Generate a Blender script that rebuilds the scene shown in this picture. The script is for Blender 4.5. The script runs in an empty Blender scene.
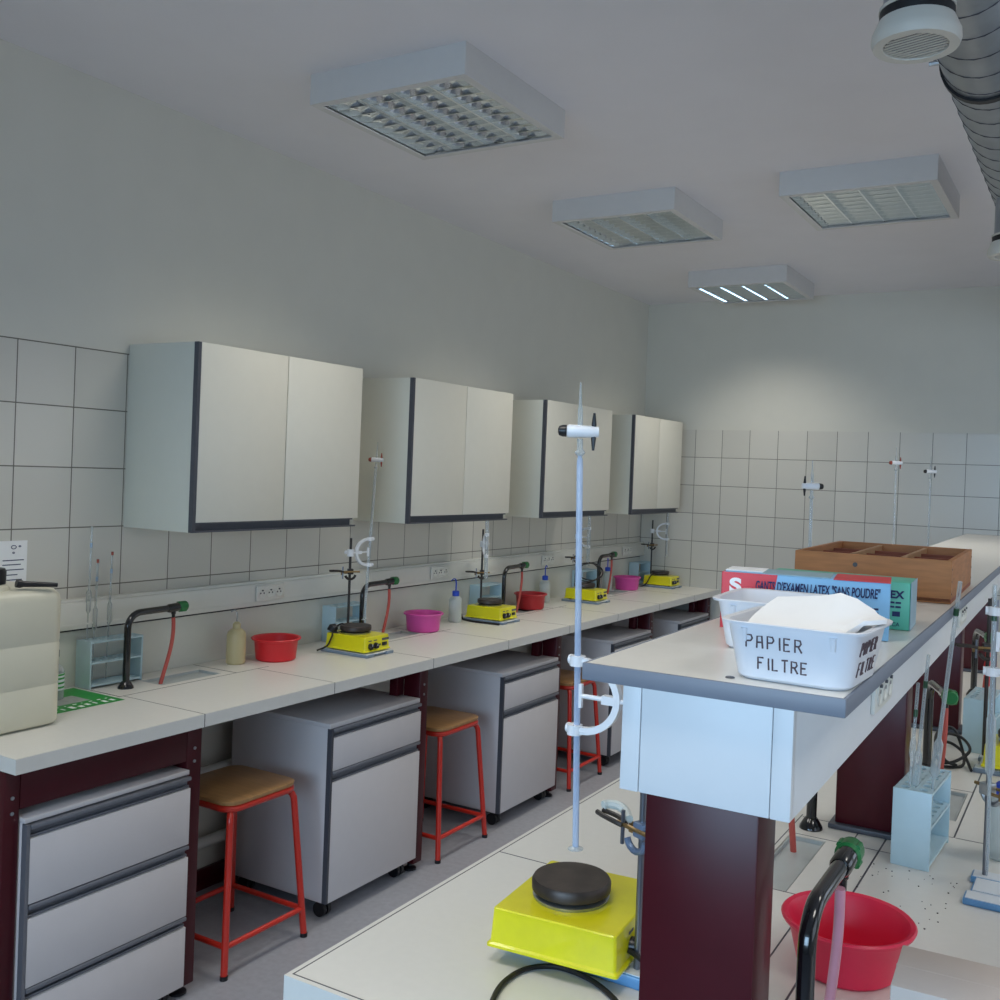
import bpy, bmesh, math, random
from mathutils import Vector, Matrix
PI = math.pi
C = bpy.context.scene.collection
rnd = random.Random(11)

# ------------------------------------------------------------------ mesh builder
class MB:
    def __init__(s, o=(0, 0, 0)):
        s.bm = bmesh.new(); s.o = Vector(o)
    def _v(s, p): return s.bm.verts.new(Vector(p) - s.o)
    def box(s, x0, x1, y0, y1, z0, z1, bev=0.0, M=None, seg=2):
        vs = [Vector((x, y, z)) for z in (z0, z1) for y in (y0, y1) for x in (x0, x1)]
        if M: vs = [M @ v for v in vs]
        v = [s._v(p) for p in vs]
        fs = [s.bm.faces.new([v[i] for i in f]) for f in ((0,2,3,1),(4,5,7,6),(0,1,5,4),(2,6,7,3),(0,4,6,2),(1,3,7,5))]
        if bev:
            es = {e for f in fs for e in f.edges}
            bmesh.ops.bevel(s.bm, geom=list(es), offset=bev, segments=seg, affect='EDGES', profile=0.5)
        return s
    def tube(s, pts, r, n=10, closed=False, cap=True):
        pts = [Vector(p) for p in pts]; m = len(pts)
        rs = r if isinstance(r, (list, tuple)) else [r] * m
        def tan(i):
            a = pts[(i - 1) % m] if (closed or i > 0) else pts[i]
            b = pts[(i + 1) % m] if (closed or i < m - 1) else pts[i]
            return (b - a).normalized()
        t = tan(0)
        u = t.orthogonal().normalized()
        rings = []
        for i in range(m):
            t2 = tan(i)
            q = t.rotation_difference(t2); u = (q @ u); u = (u - t2 * u.dot(t2)).normalized(); t = t2
            w = t.cross(u)
            rings.append([s._v(pts[i] + (u * math.cos(2*PI*k/n) + w * math.sin(2*PI*k/n)) * rs[i]) for k in range(n)])
        for i in range(m if closed else m - 1):
            a, b = rings[i], rings[(i + 1) % m]
            for k in range(n):
                s.bm.faces.new((a[k], a[(k+1) % n], b[(k+1) % n], b[k]))
        if cap and not closed:
            s.bm.faces.new(list(reversed(rings[0]))); s.bm.faces.new(rings[-1])
        return s
    def lathe(s, prof, n=28, M=None, sx=1.0, sy=1.0):
        M = M or Matrix()
        rings = []
        for r, z in prof:
            if r <= 1e-6: rings.append([s._v(M @ Vector((0, 0, z)))])
            else: rings.append([s._v(M @ Vector((r*sx*math.cos(2*PI*k/n), r*sy*math.sin(2*PI*k/n), z))) for k in range(n)])
        for a, b in zip(rings, rings[1:]):
            for k in range(n):
                k2 = (k + 1) % n
                if len(a) == 1 and len(b) == 1: continue
                if len(a) == 1: s.bm.faces.new((a[0], b[k2], b[k]))
                elif len(b) == 1: s.bm.faces.new((a[k], a[k2], b[0]))
                else: s.bm.faces.new((a[k], a[k2], b[k2], b[k]))
        return s
    def cyl(s, p, q, r, n=16):
        return s.tube([p, q], r, n)
    def loft(s, loops, cap0=True, cap1=True):
        rs = [[s._v(p) for p in L] for L in loops]
        n = len(rs[0])
        for a, b in zip(rs, rs[1:]):
            for k in range(n):
                s.bm.faces.new((a[k], a[(k+1) % n], b[(k+1) % n], b[k]))
        if cap0: s.bm.faces.new(list(reversed(rs[0])))
        if cap1: s.bm.faces.new(rs[-1])
        return s
    def prism(s, poly, d0, d1, M):       # poly in (u,v), extruded along w; M maps (u,v,w) to space
        a = [M @ Vector((p[0], p[1], d0)) for p in poly]; b = [M @ Vector((p[0], p[1], d1)) for p in poly]
        return s.loft([a, b])
    def slab(s, xs, ys, z0, z1, holes):  # flat slab with rectangular holes
        xs = sorted(set(xs) | {v for h in holes for v in h[:2]}); ys = sorted(set(ys) | {v for h in holes for v in h[2:]})
        def solid(i, j):
            if i < 0 or j < 0 or i >= len(xs)-1 or j >= len(ys)-1: return False
            cx, cy = (xs[i]+xs[i+1])/2, (ys[j]+ys[j+1])/2
            return not any(h[0] < cx < h[1] and h[2] < cy < h[3] for h in holes)
        V = {}
        def vv(i, j, k):
            if (i, j, k) not in V: V[i, j, k] = s._v((xs[i], ys[j], (z0, z1)[k]))
            return V[i, j, k]
        for i in range(len(xs)-1):
            for j in range(len(ys)-1):
                if not solid(i, j): continue
                s.bm.faces.new((vv(i,j,1), vv(i+1,j,1), vv(i+1,j+1,1), vv(i,j+1,1)))
                s.bm.faces.new((vv(i,j,0), vv(i,j+1,0), vv(i+1,j+1,0), vv(i+1,j,0)))
                for di, dj, a, b in ((-1,0,(i,j+1),(i,j)), (1,0,(i+1,j),(i+1,j+1)), (0,-1,(i,j),(i+1,j)), (0,1,(i+1,j+1),(i,j+1))):
                    if not solid(i+di, j+dj):
                        s.bm.faces.new((vv(*a,0), vv(*b,0), vv(*b,1), vv(*a,1)))
        return s
    def text(s, body, size, M, width=None, bold=0.0, shear=0.0, depth=0.0004):
        cu = bpy.data.curves.new('t', 'FONT'); cu.body = body; cu.size = size; cu.extrude = depth; cu.offset = bold; cu.shear = shear
        ob = bpy.data.objects.new('t', cu); C.objects.link(ob)
        dg = bpy.context.evaluated_depsgraph_get(); dg.update()
        me = bpy.data.meshes.new_from_object(ob.evaluated_get(dg))
        bpy.data.objects.remove(ob); bpy.data.curves.remove(cu)
        xs = [v.co.x for v in me.vertices]
        k = (width / (max(xs) - min(xs))) if width else 1.0
        x0 = min(xs)
        vs = [s._v(M @ Vector(((v.co.x - x0) * k, v.co.y, v.co.z))) for v in me.vertices]
        for p in me.polygons:
            try: s.bm.faces.new([vs[i] for i in p.vertices])
            except ValueError: pass
        bpy.data.meshes.remove(me)
        return s
    def build(s, name, m, parent=None, sharp=35):
        bmesh.ops.recalc_face_normals(s.bm, faces=s.bm.faces[:])
        me = bpy.data.meshes.new(name); s.bm.to_mesh(me); s.bm.free()
        for p in me.polygons: p.use_smooth = True
        me.set_sharp_from_angle(angle=math.radians(sharp))
        ob = bpy.data.objects.new(name, me); C.objects.link(ob)
        if m: me.materials.append(m)
        if parent: ob.parent = parent
        return ob

def rrect(w, d, r, z, n=5, cx=0, cy=0):
    out = []
    for (sx, sy, a0) in ((1, 1, 0), (-1, 1, PI/2), (-1, -1, PI), (1, -1, 3*PI/2)):
        for k in range(n + 1):
            a = a0 + PI/2 * k / n
            out.append((cx + sx*(w/2 - r) + r*math.cos(a), cy + sy*(d/2 - r) + r*math.sin(a), z))
    return out
def arc(c, r, a0, a1, n, fx, fy):
    c, fx, fy = Vector(c), Vector(fx), Vector(fy)
    return [c + fx * (r*math.cos(a0 + (a1-a0)*k/n)) + fy * (r*math.sin(a0 + (a1-a0)*k/n)) for k in range(n + 1)]
def bezier(p0, p1, p2, p3, n=14):
    p0, p1, p2, p3 = map(Vector, (p0, p1, p2, p3))
    return [p0*(1-t)**3 + p1*3*t*(1-t)**2 + p2*3*t*t*(1-t) + p3*t**3 for t in [k/n for k in range(n+1)]]
def spline(pts, n=8):
    P = [Vector(p) for p in pts]; out = []
    for i in range(len(P)-1):
        a, b, c, d = P[max(i-1, 0)], P[i], P[i+1], P[min(i+2, len(P)-1)]
        for k in range(n):
            t = k / n
            out.append(0.5*((2*b) + (c-a)*t + (2*a-5*b+4*c-d)*t*t + (3*b-a-3*c+d)*t**3))
    out.append(P[-1]); return out
def frame(o, u, v):                       # local (u,v,w) axes -> space
    u, v = Vector(u).normalized(), Vector(v).normalized(); w = u.cross(v)
    M = Matrix((u, v, w)).transposed().to_4x4(); M.translation = Vector(o); return M

# ------------------------------------------------------------------ objects
def thing(name, label, cat, loc=(0, 0, 0), rz=0.0, group=None):
    o = bpy.data.objects.new(name, None); C.objects.link(o)
    o.empty_display_size = 0.05
    o.location = loc; o.rotation_euler = (0, 0, rz); o['label'] = label; o['category'] = cat
    if group: o['group'] = group
    return o
def tag(o, label, cat, group=None):
    o['label'] = label; o['category'] = cat
    if group: o['group'] = group
    return o
def struct(o): o['kind'] = 'structure'; return o
def dup(root, loc, rz=None, label=None, group=None):
    r = root.copy(); C.objects.link(r); r.location = loc
    if rz is not None: r.rotation_euler = (0, 0, rz)
    if label: r['label'] = label
    if group: r['group'] = group
    for ch in list(root.children):
        c = ch.copy(); C.objects.link(c); c.parent = r
        for g in list(ch.children):
            d = g.copy(); C.objects.link(d); d.parent = c
    return r

# ------------------------------------------------------------------ materials
def lin(c):
    return tuple(((v/255)/12.92 if v/255 <= 0.04045 else ((v/255 + 0.055)/1.055)**2.4) for v in c) + (1,)
def mat(name, col, rough=0.5, metal=0.0, var=0.04, scale=30, bump=0.0, spec=0.5, coat=0.0, stretch=(1, 1, 1), sss=0.0):
    m = bpy.data.materials.new(name); m.use_nodes = True
    nt = m.node_tree; N = nt.nodes; L = nt.links
    b = N['Principled BSDF']
    b.inputs['Roughness'].default_value = rough; b.inputs['Metallic'].default_value = metal
    b.inputs['Specular IOR Level'].default_value = spec
    b.inputs['Coat Weight'].default_value = coat
    tc = N.new('ShaderNodeTexCoord'); mp = N.new('ShaderNodeMapping'); mp.inputs['Scale'].default_value = stretch
    no = N.new('ShaderNodeTexNoise'); no.inputs['Scale'].default_value = scale; no.inputs['Detail'].default_value = 4
    L.new(tc.outputs['Object'], mp.inputs['Vector']); L.new(mp.outputs['Vector'], no.inputs['Vector'])
    rp = N.new('ShaderNodeValToRGB'); c = lin(col)
    rp.color_ramp.elements[0].position = 0.3; rp.color_ramp.elements[1].position = 0.7
    rp.color_ramp.elements[0].color = tuple(max(0, x*(1-var)) for x in c[:3]) + (1,)
    rp.color_ramp.elements[1].color = tuple(min(1, x*(1+var)) for x in c[:3]) + (1,)
    L.new(no.outputs['Fac'], rp.inputs['Fac']); L.new(rp.outputs['Color'], b.inputs['Base Color'])
    if bump:
        bp = N.new('ShaderNodeBump'); bp.inputs['Strength'].default_value = bump; bp.inputs['Distance'].default_value = 0.002
        L.new(no.outputs['Fac'], bp.inputs['Height']); L.new(bp.outputs['Normal'], b.inputs['Normal'])
    if sss:
        b.inputs['Subsurface Weight'].default_value = sss; b.inputs['Subsurface Radius'].default_value = (0.03, 0.03, 0.03)
    return m
def glassy(name, col, clear=0.7, rough=0.08):
    m = bpy.data.materials.new(name); m.use_nodes = True
    nt = m.node_tree; N = nt.nodes; L = nt.links
    b = N['Principled BSDF']; b.inputs['Base Color'].default_value = lin(col); b.inputs['Roughness'].default_value = rough
    tr = N.new('ShaderNodeBsdfTransparent'); tr.inputs['Color'].default_value = (0.93, 0.95, 0.95, 1)
    lw = N.new('ShaderNodeLayerWeight'); lw.inputs['Blend'].default_value = 0.35
    mr = N.new('ShaderNodeMapRange'); mr.inputs['To Min'].default_value = 1 - clear; mr.inputs['To Max'].default_value = min(1, 1.35 - clear*0.6)
    mx = N.new('ShaderNodeMixShader')
    L.new(lw.outputs['Facing'], mr.inputs['Value']); L.new(mr.outputs['Result'], mx.inputs['Fac'])
    L.new(tr.outputs['BSDF'], mx.inputs[1]); L.new(b.outputs['BSDF'], mx.inputs[2])
    L.new(mx.outputs['Shader'], N['Material Output'].inputs['Surface'])
    return m
def tile_mat(name, axis, off_h, off_v, col, grout):
    m = bpy.data.materials.new(name); m.use_nodes = True
    nt = m.node_tree; N = nt.nodes; L = nt.links; b = N['Principled BSDF']
    b.inputs['Roughness'].default_value = 0.28
    tc = N.new('ShaderNodeTexCoord'); sp = N.new('ShaderNodeSeparateXYZ'); L.new(tc.outputs['Object'], sp.inputs['Vector'])
    def mth(op, a, v=None, w=None):
        n = N.new('ShaderNodeMath'); n.operation = op
        for i, x in enumerate((a, v, w)):
            if x is None: continue
            if hasattr(x, 'is_linked'): L.new(x, n.inputs[i])
            else: n.inputs[i].default_value = x
        return n.outputs[0]
    h0 = mth('SUBTRACT', sp.outputs[axis], off_h); v0 = mth('SUBTRACT', sp.outputs['Z'], off_v)
    g = mth('MINIMUM', mth('PINGPONG', h0, 0.1), mth('PINGPONG', v0, 0.1))
    mask = mth('LESS_THAN', g, 0.0019)
    cell = mth('ADD', mth('FLOOR', mth('DIVIDE', h0, 0.2)), mth('MULTIPLY', mth('FLOOR', mth('DIVIDE', v0, 0.2)), 7.3))
    wn = N.new('ShaderNodeTexWhiteNoise'); wn.noise_dimensions = '1D'; L.new(cell, wn.inputs['W'])
    rp = N.new('ShaderNodeValToRGB'); c = lin(col)
    rp.color_ramp.elements[0].color = tuple(x*0.95 for x in c[:3]) + (1,); rp.color_ramp.elements[1].color = tuple(min(1, x*1.03) for x in c[:3]) + (1,)
    L.new(wn.outputs['Value'], rp.inputs['Fac'])
    mx = N.new('ShaderNodeMix'); mx.data_type = 'RGBA'
    L.new(mask, mx.inputs[0]); L.new(rp.outputs['Color'], mx.inputs[6]); mx.inputs[7].default_value = lin(grout)
    L.new(mx.outputs[2], b.inputs['Base Color'])
    bp = N.new('ShaderNodeBump'); bp.inputs['Distance'].default_value = 0.0015; bp.inputs['Strength'].default_value = 0.6; bp.invert = True
    L.new(mask, bp.inputs['Height']); L.new(bp.outputs['Normal'], b.inputs['Normal'])
    return m

M_ = {}
M_['wall'] = mat('wall paint', (216, 214, 204), 0.9, var=0.015, scale=6, bump=0.03)
M_['ceil'] = mat('ceiling paint', (232, 229, 232), 0.95, var=0.012, scale=5)
M_['floor'] = mat('grey vinyl floor', (160, 161, 168), 0.45, var=0.07, scale=45)
M_['tile_l'] = tile_mat('white wall tiles', 'Y', 1.871, 1.816, (212, 209, 200), (112, 108, 98))
M_['tile_b'] = tile_mat('white back wall tiles', 'X', 0.4087, 1.8114, (212, 209, 200), (112, 108, 98))
M_['panel'] = mat('white splash panel', (214, 214, 205), 0.35, var=0.01)
M_['pvc'] = mat('white pvc', (222, 222, 215), 0.4, var=0.01)
M_['black'] = mat('black plastic', (22, 22, 27), 0.35, var=0.1)
M_['blackline'] = mat('dark joint', (48, 46, 50), 0.7, var=0.05)
M_['blacktap'] = mat('black epoxy tap', (12, 12, 16), 0.16, var=0.1, coat=0.6)
M_['top'] = mat('white laminate', (222, 220, 214), 0.32, var=0.012, scale=60)
M_['edge'] = mat('laminate edge', (212, 210, 204), 0.4, var=0.012, scale=60)
M_['maroon'] = mat('maroon metal', (68, 8, 20), 0.34, var=0.05, spec=0.35)
M_['cab'] = mat('cabinet melamine', (222, 219, 206), 0.42, var=0.01, scale=20)
M_['cabside'] = mat('cabinet carcass melamine', (214, 214, 202), 0.45, var=0.01, scale=20)
M_['cart'] = mat('cart melamine', (211, 206, 207), 0.42, var=0.01, scale=20)
M_['grey'] = mat('grey profile', (118, 120, 128), 0.35, metal=0.25, var=0.03)
M_['greydk'] = mat('dark grey profile', (74, 76, 84), 0.4, var=0.04)
M_['redmetal'] = mat('red lacquered steel', (198, 44, 30), 0.28, var=0.04, coat=0.3)
M_['ply'] = mat('beech plywood', (176, 132, 84), 0.4, var=0.12, scale=12, stretch=(1, 8, 1))
M_['yellow'] = mat('yellow enamel', (226, 218, 26), 0.3, var=0.04, coat=0.3)
M_['plate'] = mat('worn iron plate', (70, 62, 58), 0.42, metal=0.55, var=0.35, scale=22, bump=0.1)
M_['silver'] = mat('zinc steel', (176, 180, 184), 0.3, metal=0.9, var=0.05)
M_['rod'] = mat('steel rod', (128, 132, 142), 0.28, metal=0.85, var=0.05)
M_['darkrod'] = mat('dark steel rod', (66, 62, 60), 0.4, metal=0.6, var=0.1)
M_['bluebase'] = mat('blue enamel', (96, 148, 196), 0.3, var=0.08)
M_['greybase'] = mat('blue grey enamel', (122, 138, 154), 0.3, var=0.06)
M_['sheenlabel'] = mat('white sheen and label', (226, 230, 234), 0.3, var=0.02)  # white for the painted reflection on stand bases and for the bottle label
M_['bosscl'] = mat('blue grey cast metal', (104, 122, 150), 0.35, metal=0.4, var=0.1)
M_['brass'] = mat('brass', (150, 124, 84), 0.35, metal=0.8, var=0.1)
M_['white'] = mat('white plastic', (232, 234, 238), 0.35, var=0.01, sss=0.0)
M_['tub'] = mat('milky plastic tub', (226, 228, 234), 0.3, var=0.015)
M_['paper'] = mat('white paper', (246, 246, 246), 0.9, var=0.008)
M_['ink'] = mat('dark marker ink', (92, 76, 80), 0.8, var=0.15)
M_['inkblue'] = mat('navy print', (34, 44, 92), 0.7, var=0.05)
M_['boxblue'] = mat('light blue card', (132, 186, 226), 0.4, var=0.02)
M_['boxred'] = mat('red card', (214, 40, 52), 0.4, var=0.03)
M_['boxtop'] = mat('grey blue card', (150, 178, 190), 0.5, var=0.03)
M_['boxgreen'] = mat('green card', (92, 184, 158), 0.4, var=0.02)
M_['wood'] = mat('aged crate wood', (168, 112, 66), 0.6, var=0.16, scale=9, stretch=(1.5, 1.5, 12), bump=0.15)
M_['woodin'] = mat('dark red brown wood', (138, 74, 52), 0.65, var=0.16, scale=10, stretch=(1.5, 1.5, 10))
M_['woodlt'] = mat('pale wood strip', (176, 136, 98), 0.6, var=0.1, scale=14)
M_['red'] = mat('red plastic', (214, 36, 44), 0.38, var=0.02)
M_['crimson'] = mat('crimson plastic', (224, 40, 76), 0.36, var=0.02)
M_['dkred'] = mat('dark red plastic', (176, 30, 38), 0.38, var=0.02)
M_['pink'] = mat('magenta plastic', (216, 80, 164), 0.38, var=0.02)
M_['hose'] = mat('red rubber', (190, 84, 74), 0.5, var=0.06)
M_['hosepk'] = mat('pale pink rubber', (214, 150, 168), 0.45, var=0.05)
M_['green'] = mat('green plastic', (26, 112, 56), 0.35, var=0.05)
M_['greendk'] = mat('dark green plastic', (36, 76, 52), 0.35, var=0.05)
M_['rack'] = mat('pale blue plastic', (186, 212, 222), 0.35, var=0.02)
M_['rackdk'] = mat('blue grey plastic', (140, 162, 186), 0.35, var=0.02)
M_['glass'] = glassy('clear glass', (205, 212, 214), 0.72)
M_['burette'] = glassy('frosted burette glass', (194, 212, 240), 0.5, 0.12)
M_['burclear'] = glassy('burette glass', (210, 218, 224), 0.72)
M_['bottle'] = glassy('translucent polythene', (214, 220, 216), 0.35, 0.35)
M_['bottletan'] = glassy('stained polythene', (206, 192, 148), 0.22, 0.4)
M_['jerry'] = mat('natural polythene', (216, 212, 192), 0.38, var=0.02, scale=8)
M_['bluecap'] = mat('blue plastic', (38, 78, 196), 0.35, var=0.03)
M_['galv'] = mat('galvanised steel', (150, 155, 160), 0.36, metal=0.7, var=0.1, scale=14)
M_['rubber'] = mat('black rubber', (18, 18, 22), 0.5, var=0.1)
M_['offwhite'] = mat('cream plastic', (206, 202, 192), 0.5, var=0.01)
M_['sink'] = mat('grey sink', (178, 184, 184), 0.35, var=0.04)
M_['mirror'] = mat('louvre aluminium', (240, 242, 242), 0.07, metal=1.0, var=0.02)
M_['lampbody'] = mat('white lacquered steel', (212, 210, 208), 0.45, var=0.01)
M_['tubeglass'] = mat('lit fluorescent tube', (236, 240, 244), 0.3, var=0.01)
_b = M_['tubeglass'].node_tree.nodes['Principled BSDF']; _b.inputs['Emission Color'].default_value = (0.86, 0.94, 1.0, 1); _b.inputs['Emission Strength'].default_value = 7.0
M_['greensheet'] = mat('green printed sheet', (34, 148, 56), 0.4, var=0.04)
M_['greypic'] = mat('grey print', (158, 164, 160), 0.5, var=0.15, scale=40)
M_['card'] = mat('brown grey cardboard', (206, 193, 184), 0.85, var=0.03, scale=14)
M_['tape'] = mat('packing tape', (176, 172, 196), 0.3, var=0.03)
M_['orange'] = mat('orange rubber', (212, 92, 34), 0.45, var=0.05)
M_['redbrown'] = mat('red brown plastic', (150, 66, 50), 0.4, var=0.05)
M_['edgegrey'] = mat('grey shelf edging', (122, 128, 140), 0.45, var=0.02)
M_['casing'] = mat('white lacquered casing', (226, 228, 230), 0.42, var=0.008)
# ================================================================== the room
YB, ZC, XR, YN = 6.683, 2.923, 5.2, -2.6
ZB = 0.883                                    # bench height
struct(MB().box(-0.12, XR+0.12, YN-0.12, YB+0.12, -0.1, 0).build('floor', M_['floor']))
struct(MB().box(-0.12, XR+0.12, YN-0.12, YB+0.12, ZC, ZC+0.1).build('ceiling', M_['ceil']))
struct(MB().box(-0.12, 0, YN, YB, 0, ZC).build('wall_left', M_['wall']))
struct(MB().box(-0.12, XR+0.12, YB, YB+0.12, 0, ZC).build('wall_back', M_['wall']))
WR = [(0.0, 1.9), (2.4, 4.3), (4.7, 6.4)]     # windows of the right wall (y0, y1)
WZ0, WZ1 = 0.95, 2.3
o = MB().slab([YN, YB], [0, ZC], 0, 0.12, [(a, b, WZ0, WZ1) for a, b in WR]).build('wall_right', M_['wall'])
o.data.transform(frame((XR, 0, 0), (0, 1, 0), (0, 0, 1))); struct(o)
WN = (1.0, 4.6)
o = MB().slab([-0.12, XR+0.12], [0, ZC], 0, 0.12, [(WN[0], WN[1], WZ0, WZ1)]).build('wall_near', M_['wall'])
o.data.transform(frame((0, YN, 0), (1, 0, 0), (0, 0, 1))); struct(o)
for i, (a, b) in enumerate(WR):
    w = MB()
    for q in (a, (a+b)/2 - 0.03, b-0.06): w.box(XR+0.03, XR+0.09, q, q+0.06, WZ0, WZ1)
    w.box(XR+0.03, XR+0.09, a, b, WZ0, WZ0+0.06); w.box(XR+0.03, XR+0.09, a, b, WZ1-0.06, WZ1)
    struct(w.build('window_%d' % (i+1), M_['pvc']))
w = MB()
for q in (WN[0], WN[0]+1.17, WN[0]+2.34, WN[1]-0.06): w.box(q, q+0.06, YN-0.09, YN-0.03, WZ0, WZ1)
w.box(WN[0], WN[1], YN-0.09, YN-0.03, WZ0, WZ0+0.06); w.box(WN[0], WN[1], YN-0.09, YN-0.03, WZ1-0.06, WZ1)
struct(w.build('window_4', M_['pvc']))
# tiled zones, splash panel, cable trunking
struct(MB().box(0, 0.006, 0.4, YB, 1.07, 2.018).build('trim_1', M_['tile_l']))
struct(MB().box(0, XR, YB-0.006, YB, 0.84, 2.008).build('trim_2', M_['tile_b']))
struct(MB().box(0, 0.014, 1.50, YB-0.006, 0.60, 1.069).build('trim_3', M_['panel']))
struct(MB().box(0, 0.012, 1.50, YB-0.006, 1.069, 1.078).build('trim_4', M_['blackline']))
w = MB().box(0, 0.042, 1.50, YB-0.006, 1.079, 1.168, 0.004)
w.box(0, 0.032, 1.50, YB-0.006, 1.166, 1.178, 0.003).box(0.041, 0.0445, 1.50, YB-0.006, 1.092, 1.098)
struct(w.build('trim_5', M_['pvc']))
struct(MB().box(0, 0.02, YN, YB, 0, 0.08, 0.003).build('baseboard_left', M_['maroon']))
struct(MB().box(0.02, XR, YB-0.02, YB, 0, 0.08, 0.003).build('baseboard_back', M_['maroon']))
w = MB()
for z in (0.47, 0.2): w.tube([(0.05, 1.5, z), (0.05, YB-0.05, z)], 0.022, 12)
struct(w.build('trim_6', M_['pvc']))
for y, z in ((2.725, 1.255), (2.725, 1.30)):
    pass

# ------------------------------------------------------------------ ceiling lights
def make_light(label):
    t = thing('ceiling_light', label, 'ceiling light', (0.694, 2.399, ZC), 0, 'square louvred ceiling lights')
    s, h = 0.61, 0.095
    w = MB().box(0, s, 0, 0.012, -h, 0).box(0, s, s-0.012, s, -h, 0).box(0, 0.012, 0.012, s-0.012, -h, 0).box(s-0.012, s, 0.012, s-0.012, -h, 0)
    w.box(0.012, s-0.012, 0.012, s-0.012, -0.012, 0)
    w.build('housing', M_['lampbody'], t)
    w = MB()
    for a in (0, s-0.03):
        w.box(a, a+0.03, 0, s, -h-0.003, -h); w.box(0.03, s-0.03, a, a+0.03, -h-0.003, -h)
    w.build('rim', M_['lampbody'], t)
    w = MB()
    n = 4; c = (s-0.06)/n
    def wedge(p, q, wt, wb, d):               # parabolic blade between p and q, wide at the top
        P, Q = Vector(p), Vector(q); e = (Q-P).normalized(); sd = Vector((-e.y, e.x, 0))
        prof = [(-wb, -h+0.004), (wb, -h+0.004), (wb*1.6, -h+0.018), (wt*0.55, -h+0.034), (wt, -h+d), (-wt, -h+d), (-wt*0.55, -h+0.034), (-wb*1.6, -h+0.018)]
        w.loft([[P + sd*u + Vector((0, 0, z)) for u, z in prof], [Q + sd*u + Vector((0, 0, z)) for u, z in prof]])
    for k in range(n+1):
        x = 0.03 + c*k
        wedge((x, 0.014, 0), (x, s-0.014, 0), 0.04 if 0 < k < n else 0.014, 0.003, 0.05)
    m = 9
    for k in range(m+1):
        y = 0.035 + (s-0.07)*k/m
        wedge((0.014, y, 0), (s-0.014, y, 0), 0.012, 0.002, 0.046)
    w.build('louvre', M_['mirror'], t)
    for k in range(n):
        x = 0.03 + c*(k+0.5)
        MB().tube([(x, 0.02, -0.034), (x, s-0.02, -0.034)], 0.013, 12).build('tube', M_['tubeglass'], t)
    return t
L0 = make_light('white square ceiling light with mirrored louvre, nearest and largest of the four')
dup(L0, (0.701, 3.991, ZC), label='white square louvred ceiling light in the middle of the row nearer the left wall')
dup(L0, (1.780, 3.967, ZC), label='white square louvred ceiling light beside the round ventilation duct')
dup(L0, (0.710, 5.670, ZC), label='white square louvred ceiling light farthest off, close to the back wall')

dup(L0, (3.60, 2.40, ZC), label='added unseen louvred ceiling light over the right of the island, beside the duct')  # these five unseen lights are added to brighten island, shelf and bench
dup(L0, (3.60, 3.99, ZC), label='added unseen louvred ceiling light right of the duct, over the far half of the room')
dup(L0, (0.70, 0.60, ZC), label='added unseen louvred ceiling light over the near end of the left bench')
dup(L0, (1.98, 0.40, ZC), label='added unseen louvred ceiling light over the near end of the island')
dup(L0, (3.60, 0.60, ZC), label='added unseen louvred ceiling light right of the duct, nearest the windows behind')
# ------------------------------------------------------------------ wall cabinets
def make_wall_cabinet(y0, y1, label):
    t = thing('wall_cabinet', label, 'cabinet', (0.007, y0, 1.413), 0, 'wall cabinets over the left bench')
    W = y1-y0; H = 0.638; D = 0.329
    MB().box(0, D, 0, W, 0, H, 0.001).build('carcass', M_['cabside'], t)
    MB().box(D, D+0.02, 0, 0.013, 0.0, H).build('edge_strip', M_['greydk'], t)
    for a, b in ((0.0135, W/2-0.002), (W/2+0.002, W)):
        MB().box(D, D+0.021, a, b, 0.034, H, 0.0012).build('door', M_['cab'], t)
    MB().box(D-0.001, D+0.0015, W/2-0.01, W/2+0.01, 0.034, H-0.004).build('centre_joint', M_['blackline'], t)
    w = MB().box(D-0.005, D+0.006, 0.013, W-0.03, 0.002, 0.034).box(D, D+0.021, 0.013, W-0.012, 0.0, 0.006, 0.001)
    w.box(D+0.014, D+0.020, 0.013, W-0.03, 0.028, 0.034)
    w.build('handle_rail', M_['greydk'], t)
    return t
CAB = [(2.276, 3.105, 'white two-door wall cabinet nearest the camera, above the red bowl'),
       (3.443, 4.265, 'white two-door wall cabinet above the magenta bowl and its wash bottle, second along the wall'),
       (4.606, 5.414, 'white two-door wall cabinet partly hidden behind the upright burette stopcock'),
       (5.742, 6.549, 'white two-door wall cabinet next to the back wall, farthest of the row')]
for a, b, l in CAB: make_wall_cabinet(a, b, l)

# ------------------------------------------------------------------ left bench
TAPY = [2.192, 3.39, 4.562, 5.708]
LB = (0.32, 4.1, 0.843)
wt = thing('laboratory_bench', 'long white-topped laboratory bench on maroon legs along the left wall', 'bench', LB)
sinks_l = [(0.10, 0.215, y+0.10, y+0.36) for y in TAPY]
MB(LB).slab([0.015, 0.629], [1.515, YB-0.007], 0.843, ZB, sinks_l).build('slab', M_['top'], wt)
for y in (2.115, 2.697, 3.29, 3.87, 4.46, 5.03, 5.62, 6.2):
    MB(LB).box(0.25 if y < 6 else 0.25, 0.6292, y-0.0012, y+0.0012, 0.8428, ZB+0.0003).build('joint', M_['blackline'], wt)
for y in TAPY:
    MB(LB).box(0.2475, 0.2500, y-0.09, y+0.56, ZB-0.001, ZB+0.0004).build('joint', M_['blackline'], wt)
    MB(LB).box(0.02, 0.25, y+0.40, y+0.403, ZB-0.001, ZB+0.0004).build('joint', M_['blackline'], wt)
    MB(LB).box(0.02, 0.25, y-0.092, y-0.089, ZB-0.001, ZB+0.0004).build('joint', M_['blackline'], wt)
MB(LB).box(0.6235, 0.6255, 1.52, YB-0.01, ZB-0.001, ZB+0.0003).build('edge_line', M_['cabside'], wt)
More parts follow.
